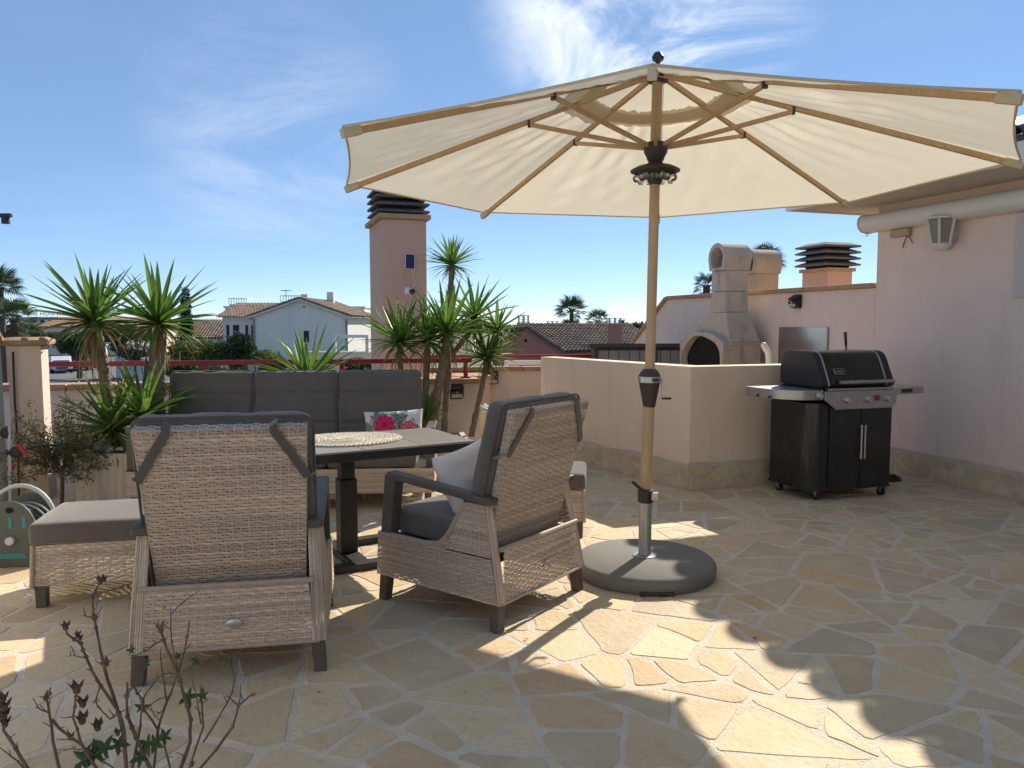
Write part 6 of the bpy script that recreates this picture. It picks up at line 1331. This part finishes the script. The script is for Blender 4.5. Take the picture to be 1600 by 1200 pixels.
# red house with tiled roof, ridge running right and slightly nearer
yaw = R(40); L_ = 7.6
ct_, st__ = math.cos(yaw), math.sin(yaw)
rgl = at(822, 508.5, 40)
dwid = 5.6; corner = Vector((rgl.x, rgl.y, 0))-Vector((-st__*dwid/2, ct_*dwid/2, 0))
rh, rr2 = gable_house('red_house', 'dark red gabled house with brown tiled roof right of the yuccas', corner.x, corner.y, L_, dwid, 0.12, rgl.z-0.05, 'redplaster', 'tile', yaw, 6, 29, 17)
MB().cyl((-0.04, dwid/2, 0.55), (0.02, dwid/2, 0.55), 0.09, n=10).build('vent', M['soot_and_shade'], rh)
def pot_chimney(u, v, Y, label, h=0.9, w=0.6):
    p = at(u, v, Y); t = thing('roof_chimney', label, 'chimney', (p.x, p.y, p.z-h), yaw, 'small roof chimneys with metal grilles')
    MB().bx(-w/2, w/2, -w/2, w/2, -1.2, h*0.45).build('stack', M['redplaster'], t); MB().bx(-w*0.56, w*0.56, -w*0.56, w*0.56, h*0.45+0.002, h*0.52).build('ledge', M['cap'], t)
    for k in range(3): MB().bx(-w*0.46, w*0.46, -w*0.46, w*0.46, h*(0.58+0.12*k), h*(0.61+0.12*k)).build('grille_plate', M['galv'], t)
    for sx in (-1, 1):
        for sy in (-1, 1): MB().bx(sx*w*0.4-0.03, sx*w*0.4+0.03, sy*w*0.4-0.03, sy*w*0.4+0.03, h*0.52, h*0.97).build('grille_post', M['galv'], t)
    MB().bx(-w*0.55, w*0.55, -w*0.55, w*0.55, h*0.97, h*1.02).build('top_plate', M['galv'], t)
pot_chimney(818, 493, 40.5, 'small grilled chimney on the gable end of the red house', 0.75, 0.44)
pot_chimney(863, 502, 47, 'small grilled chimney peeping over the tiled ridge, second from left', 0.6, 0.5)
pot_chimney(931, 502, 45, 'small grilled chimney in front of the shorter palm', 0.6, 0.5)
pot_chimney(961, 497, 38.5, 'small grilled chimney at the right of the tiled ridge', 0.6, 0.48)
# white frames, pink wall
def frame(label, x0, x1, Y, z0, z1, r=0.03, dz=0.0):
    t = thing('white_pergola', label, 'pergola', (x0, Y, 0)); MB().bx(0, x1-x0, -r, r, z1-2*r, z1).build('top_bar', M['whitepaint'], t)
    for x in (r, x1-x0-r): MB().bx(x-r, x+r, -r*0.98, r*0.98, z0, z1-2*r).build('post', M['whitepaint'], t)
    return t
a = at(520, 523, 30); b = at(600, 523, 30); frame('white pergola frame left of the chimney tower', a.x, b.x-0.6, 30, 0.3, a.z, 0.06)
p2 = at(470, 549, 30.3); q2 = at(600, 549, 30.3); pw = thing('boundary_wall', 'pinkish boundary wall in front of the white house', 'wall', (p2.x, 30.3, 0)); MB().bx(0, q2.x-p2.x, 0, 0.25, G, p2.z-0.06).build('wall', M['beige'], pw); MB().bx(-0.05, q2.x-p2.x, -0.05, 0.3, p2.z-0.058, p2.z).build('coping', M['whitepaint'], pw)
a = at(788, 563, 12.2); b = at(905, 563, 12.2); frame('white metal frame below the red rail before the red house', a.x, b.x, 12.2, 0.3, a.z, 0.035)
# terracotta roof surface left of the far parapet
lr_ = thing('lower_roof', 'low terracotta roof ledge at the foot of the chimney tower', 'roof', (-1.7, 9.3, 0), TH)
MB().bx(0.62, 1.5, 0.0, 1.2, 0.2, 0.74).build('ledge', M['salmon'], lr_)
for k in range(4): MB().bx(0.60+k*0.23, 0.825+k*0.23, -0.05, 1.2, 0.742, 0.79).build('coping_tile', M['cap'], lr_, bev=0.01)

# street fence, gate and cars
fn = thing('street_fence', 'pale street wall with square posts and dark infill beyond the railing', 'fence', gpt(188, 590)); 
o0 = fn.location.copy(); o0.z = G; fn.location = o0
for k in range(9):
    x = k*1.35; y = -k*1.9
    MB().bx(x-0.22, x+0.22, y-0.22, y+0.22, 0, 1.95).build('post', M['white'], fn); MB().bx(x-0.28, x+0.28, y-0.28, y+0.28, 1.95, 2.05).build('post_cap', M['white'], fn)
    if k < 8: MB().bar((x+0.2, y-0.25, 0.40), (x+1.15, y-1.65, 0.40), 0.16, 0.8).build('base_wall', M['white'], fn); MB().bar((x+0.2, y-0.25, 1.3), (x+1.15, y-1.65, 1.3), 0.06, 1.0).build('infill', M['bushdark'], fn)
gt = thing('street_gate', 'green gate between two pale posts behind the parked van', 'gate', (0, 0, 0)); g0 = gpt(104, 581); gt.location = (g0.x, g0.y+4, G)
for x in (-1.35, 1.35): MB().bx(x-0.25, x+0.25, -0.25, 0.25, 0, 2.3).build('post', M['white'], gt); MB().bx(x-0.3, x+0.3, -0.3, 0.3, 2.3, 2.42).build('post_cap', M['white'], gt)
for k in range(9): MB().bx(-1.08+k*0.24, -0.9+k*0.24, -0.05, 0.05, 0.1, 1.85).build('gate_slat', M['slate'], gt)
def car(label, cat, p, yaw, paint, van, name):
    t = thing(name, label, cat, p, yaw); L2, w = (2.25, 0.92) if van else (2.1, 0.88)
    pr_ = [(-L2, 0.35), (-L2, 0.95), (-L2+0.12, 1.1), (-L2+0.22, 1.88), (L2-1.75, 1.92), (L2-0.85, 1.15), (L2-0.08, 1.0), (L2, 0.7), (L2, 0.35)] if van else [(-L2, 0.35), (-L2, 0.85), (-L2+0.15, 0.98), (-L2+0.55, 1.42), (0.2, 1.48), (1.0, 1.0), (L2-0.15, 0.82), (L2, 0.6), (L2, 0.35)]
    V = []; n = len(pr_)
    for y, k in ((-w, 1), (-w*0.98, 1), (w*0.98, 1), (w, 1)): V += [(x, y*(0.80 if z > 1.15 else 1.0), z) for x, z in pr_]
    MB().prism([(x, z) for x, z in pr_ if True], -w*0.93, w*0.93, Matrix(((1, 0, 0, 0), (0, 0, 1, 0), (0, 1, 0, 0), (0, 0, 0, 1)))).build('body', M[paint], t, bev=0.10, seg=3)
    zr = 1.80 if van else 1.36; zl = 1.18 if van else 1.02
    xr = -L2+0.17 if van else -L2+0.33
    MB().hexa([(-L2-0.0 if van else -L2+0.13, -w*0.72, zl), (-L2+0.3, -w*0.72, zl), (-L2+0.3, w*0.72, zl), (-L2-0.0 if van else -L2+0.13, w*0.72, zl), (xr-0.03, -w*0.62, zr), (xr+0.3, -w*0.62, zr), (xr+0.3, w*0.62, zr), (xr-0.03, w*0.62, zr)]).build('rear_window', M['glassdark'], t)
    fx = L2-0.86 if van else 0.98; ft = L2-1.7 if van else 0.24
    MB().hexa([(fx-0.2, -w*0.74, zl), (fx+0.03, -w*0.74, zl), (fx+0.03, w*0.74, zl), (fx-0.2, w*0.74, zl), (ft-0.2, -w*0.66, zr), (ft+0.05, -w*0.66, zr), (ft+0.05, w*0.66, zr), (ft-0.2, w*0.66, zr)]).build('windscreen', M['glassdark'], t)
    for s in (-1, 1):
        MB().bx(-L2+0.5, fx-0.45, s*w*0.925, s*w*0.945, zl, zr-0.08).build('side_window', M['glassdark'], t)
        MB().bx(L2-0.12, L2+0.015, s*w*0.62-0.14, s*w*0.62+0.14, 0.66, 0.8).build('headlight', M['lens'], t); MB().bx(-L2-0.015, -L2+0.1, s*w*0.8-0.07, s*w*0.8+0.07, 0.8, 1.05).build('tail_light', M['redplastic'], t)
        for x in (-L2*0.62, L2*0.62):
            wl_ = MB().cyl((x, s*(w*0.72), 0.32), (x, s*(w*0.96), 0.32), 0.32, n=18).build('wheel', M['tyre'], t, smooth=True); MB().cyl((x, s*w*0.9, 0.32), (x, s*w*0.975, 0.32), 0.19, n=14).build('rim', M['silver'], wl_)
    MB().bx(L2-0.1, L2+0.02, -w*0.5, w*0.5, 0.42, 0.56).build('grille', M['black'], t); MB().bx(-L2-0.02, -L2+0.1, -0.26, 0.26, 0.6, 0.72).build('number_plate', M['whitepaint'], t)
    return t
car('white parked car partly hidden under the red rail', 'car', gpt(96, 581.5), R(-58), 'carwhite', False, 'parked_car')
car('grey blue parked van on the street behind the railing', 'van', gpt(126, 578), R(112), 'cargrey', True, 'parked_van')

# trees and shrubs beyond
def tr(label, u, v, Y, wpx, hpx, mt, seed, name='olive_tree', cat='tree', n=5000, size=None, group=None, asp=0.5):
    c = at(u, v, Y); s = Y/FPX; return tree(name, label, cat, c, wpx*s/2, wpx*s/2*0.9, hpx*s/2, G, mt, seed, n, size or 0.012*Y*0.30+0.05, group, asp=asp)
tr('dark olive tree left of the first tall yucca trunk', 122, 535, 62, 80, 58, 'olive', 31, n=9000, size=0.22)
tr('olive tree between the two tall yucca trunks', 195, 530, 62, 70, 56, 'olive', 32, n=9000, size=0.22)
tr('yellow green bushy tree right of the cypress', 312, 553, 34, 92, 66, 'bushlight', 33, 'bushy_tree', n=12000, size=0.12)
tr('dark leafed small tree in front of the white house', 372, 552, 34, 70, 70, 'bushdark', 34, 'bushy_tree', n=10000, size=0.12)
tr('low grassy green shrub left of the low yucca', 425, 566, 30, 60, 50, 'bushlight', 35, 'shrub', 'shrub', n=6000, size=0.10)
tr('dark shrub under the red rail left of the sofa', 275, 578, 26, 70, 30, 'bushdark', 36, 'shrub', 'shrub', n=6000, size=0.10)
tr('dark shrub under the red rail before the white house', 350, 583, 26, 90, 28, 'bushdark', 39, 'shrub', 'shrub', n=7000, size=0.10)
tr('grey green hedge above the left post cap', 55, 527, 40, 80, 26, 'olive', 37, 'hedge', 'hedge', n=6000, size=0.14)
tr('small dark tree behind the tiled ridge near the pink wall', 985, 520, 70, 44, 40, 'bushdark', 38, 'bushy_tree', n=4000, size=0.3)
tr('green shrub beside the salmon chimney foot', 560, 577, 22, 60, 34, 'bushdark', 40, 'shrub', 'shrub', n=5000, size=0.09)
ob = tr('oleander shrub with white blossom over the street fence', 215, 552, 56, 60, 36, 'olive', 41, 'oleander', 'shrub', n=5000, size=0.2)
c = at(215, 548, 56); foliage('blossom', ob, [(0, 0, c.z-G, 1.3, 1.2, 0.8)], 260, 0.22, 'flowerwhite', 44, 0.9)
cy = thing('cypress', 'slender dark cypress behind the second tall yucca', 'tree', (at(291, 500, 62).x, 62, G))
MB().tube([(0, 0, 0), (0, 0, 6)], [0.16, 0.04], 8).build('trunk', M['bark'], cy); foliage('crown', cy, [(0, 0, 1.8+i*0.8, 0.62*(1-(abs(i-2.4)/7)**1.5), 0.62*(1-(abs(i-2.4)/7)**1.5), 0.9) for i in range(7)], 7000, 0.2, 'cypress', 45, 0.4)
cy2 = thing('cypress', 'small dark cypress beside the distant apartment block', 'tree', (at(557, 520, 90).x, 90, G)); MB().tube([(0, 0, 0), (0, 0, 4)], [0.16, 0.04], 8).build('trunk', M['bark'], cy2); foliage('crown', cy2, [(0, 0, 1.0+i*0.7, 0.7*(1-i/8), 0.7*(1-i/8), 0.8) for i in range(7)], 3000, 0.25, 'cypress', 46, 0.4)
# a distant line of low trees closes the plain
fl = []
rgx = random.Random(8)
for i in range(60): x = -330+i*11+rgx.uniform(-4, 4); fl.append((x, 300+rgx.uniform(-30, 60), G+1.8, rgx.uniform(5, 9), 5, rgx.uniform(2.2, 3.6)))
ft_ = foliage('distant_trees', None, fl, 26000, 1.5, 'olive', 50, 0.7, kind='stuff'); tag(ft_, 'distant low line of trees along the plain', 'trees')

# fan palms
def frond_mesh():
    m = MB(); m.tube([(0, 0, 0), (0.25, 0, 0.03), (0.5, 0, 0.02)], [0.014, 0.01, 0.008], 5)
    for i in range(17):
        a = R(-98+196*i/16); L2 = 0.56*(0.72+0.28*math.cos(a)); d = Vector((math.cos(a), math.sin(a), 0)); s = Vector((-d.y, d.x, 0)); p = Vector((0.48, 0, 0.02)); k = 0.018
        q = p+d*L2*0.6+Vector((0, 0, 0.0)); e = p+d*L2+Vector((0, 0, -0.16*L2/0.56)); m.add([p, q+s*k*1.3, e, q-s*k*1.3, q+Vector((0, 0, -0.012))], [(0, 4, 1), (1, 4, 2), (2, 4, 3), (3, 4, 0)])
    return m
fm = frond_mesh().mesh('frond', M['palm']); fmd = frond_mesh().mesh('dry_frond', M['palmdry'])
def palm(label, u, v, Y, size, seed, n=34, dry=12, tr_=0.16):
    c = at(u, v, Y); t = thing('fan_palm', label, 'palm', (c.x, c.y, G), 0, 'fan palms beyond the walls'); h = c.z-G; rr = random.Random(seed)
    m = MB(); m.tube([(0, 0, 0), (0.03, 0, h*0.5), (0, 0, h)], [tr_*1.3, tr_, tr_*0.9], 10); m.build('trunk', M['bark'], t)
    for i in range(n+dry):
        k = i/n; a = i*2.4+rr.uniform(-.3, .3); el = 80-k*105+rr.uniform(-9, 9) if i < n else rr.uniform(-75, -35)
        o = bpy.data.objects.new('frond' if i < n else 'dry_frond', fm if i < n else fmd); link(o, t); s = size*rr.uniform(0.85, 1.12)*(1 if i < n else 0.8)
        o.location = (math.cos(a)*0.08*size, math.sin(a)*0.08*size, h-(0.0 if i < n else 0.25*size)); o.rotation_euler = (rr.uniform(-.4, .4), -R(el), a); o.scale = (s, s, s)
palm('tall fan palm above the red house roof', 893, 487, 58, 1.35, 1)
palm('shorter fan palm right of the tall one over the ridge', 934, 502, 60, 1.1, 2, 28, 8)
palm('fan palm behind the two barbecue chimneys', 1193, 413, 30, 0.85, 3)
palm('low fan palm left of the barbecue flue', 1104, 447, 32, 0.62, 4, 26, 10)
palm('brown skirted fan palm at the left edge of view', -2, 452, 34, 1.15, 5, 30, 30, 0.2)
palm('pale green fan palm below the brown one at the left', 22, 500, 30, 0.95, 6, 30, 8)
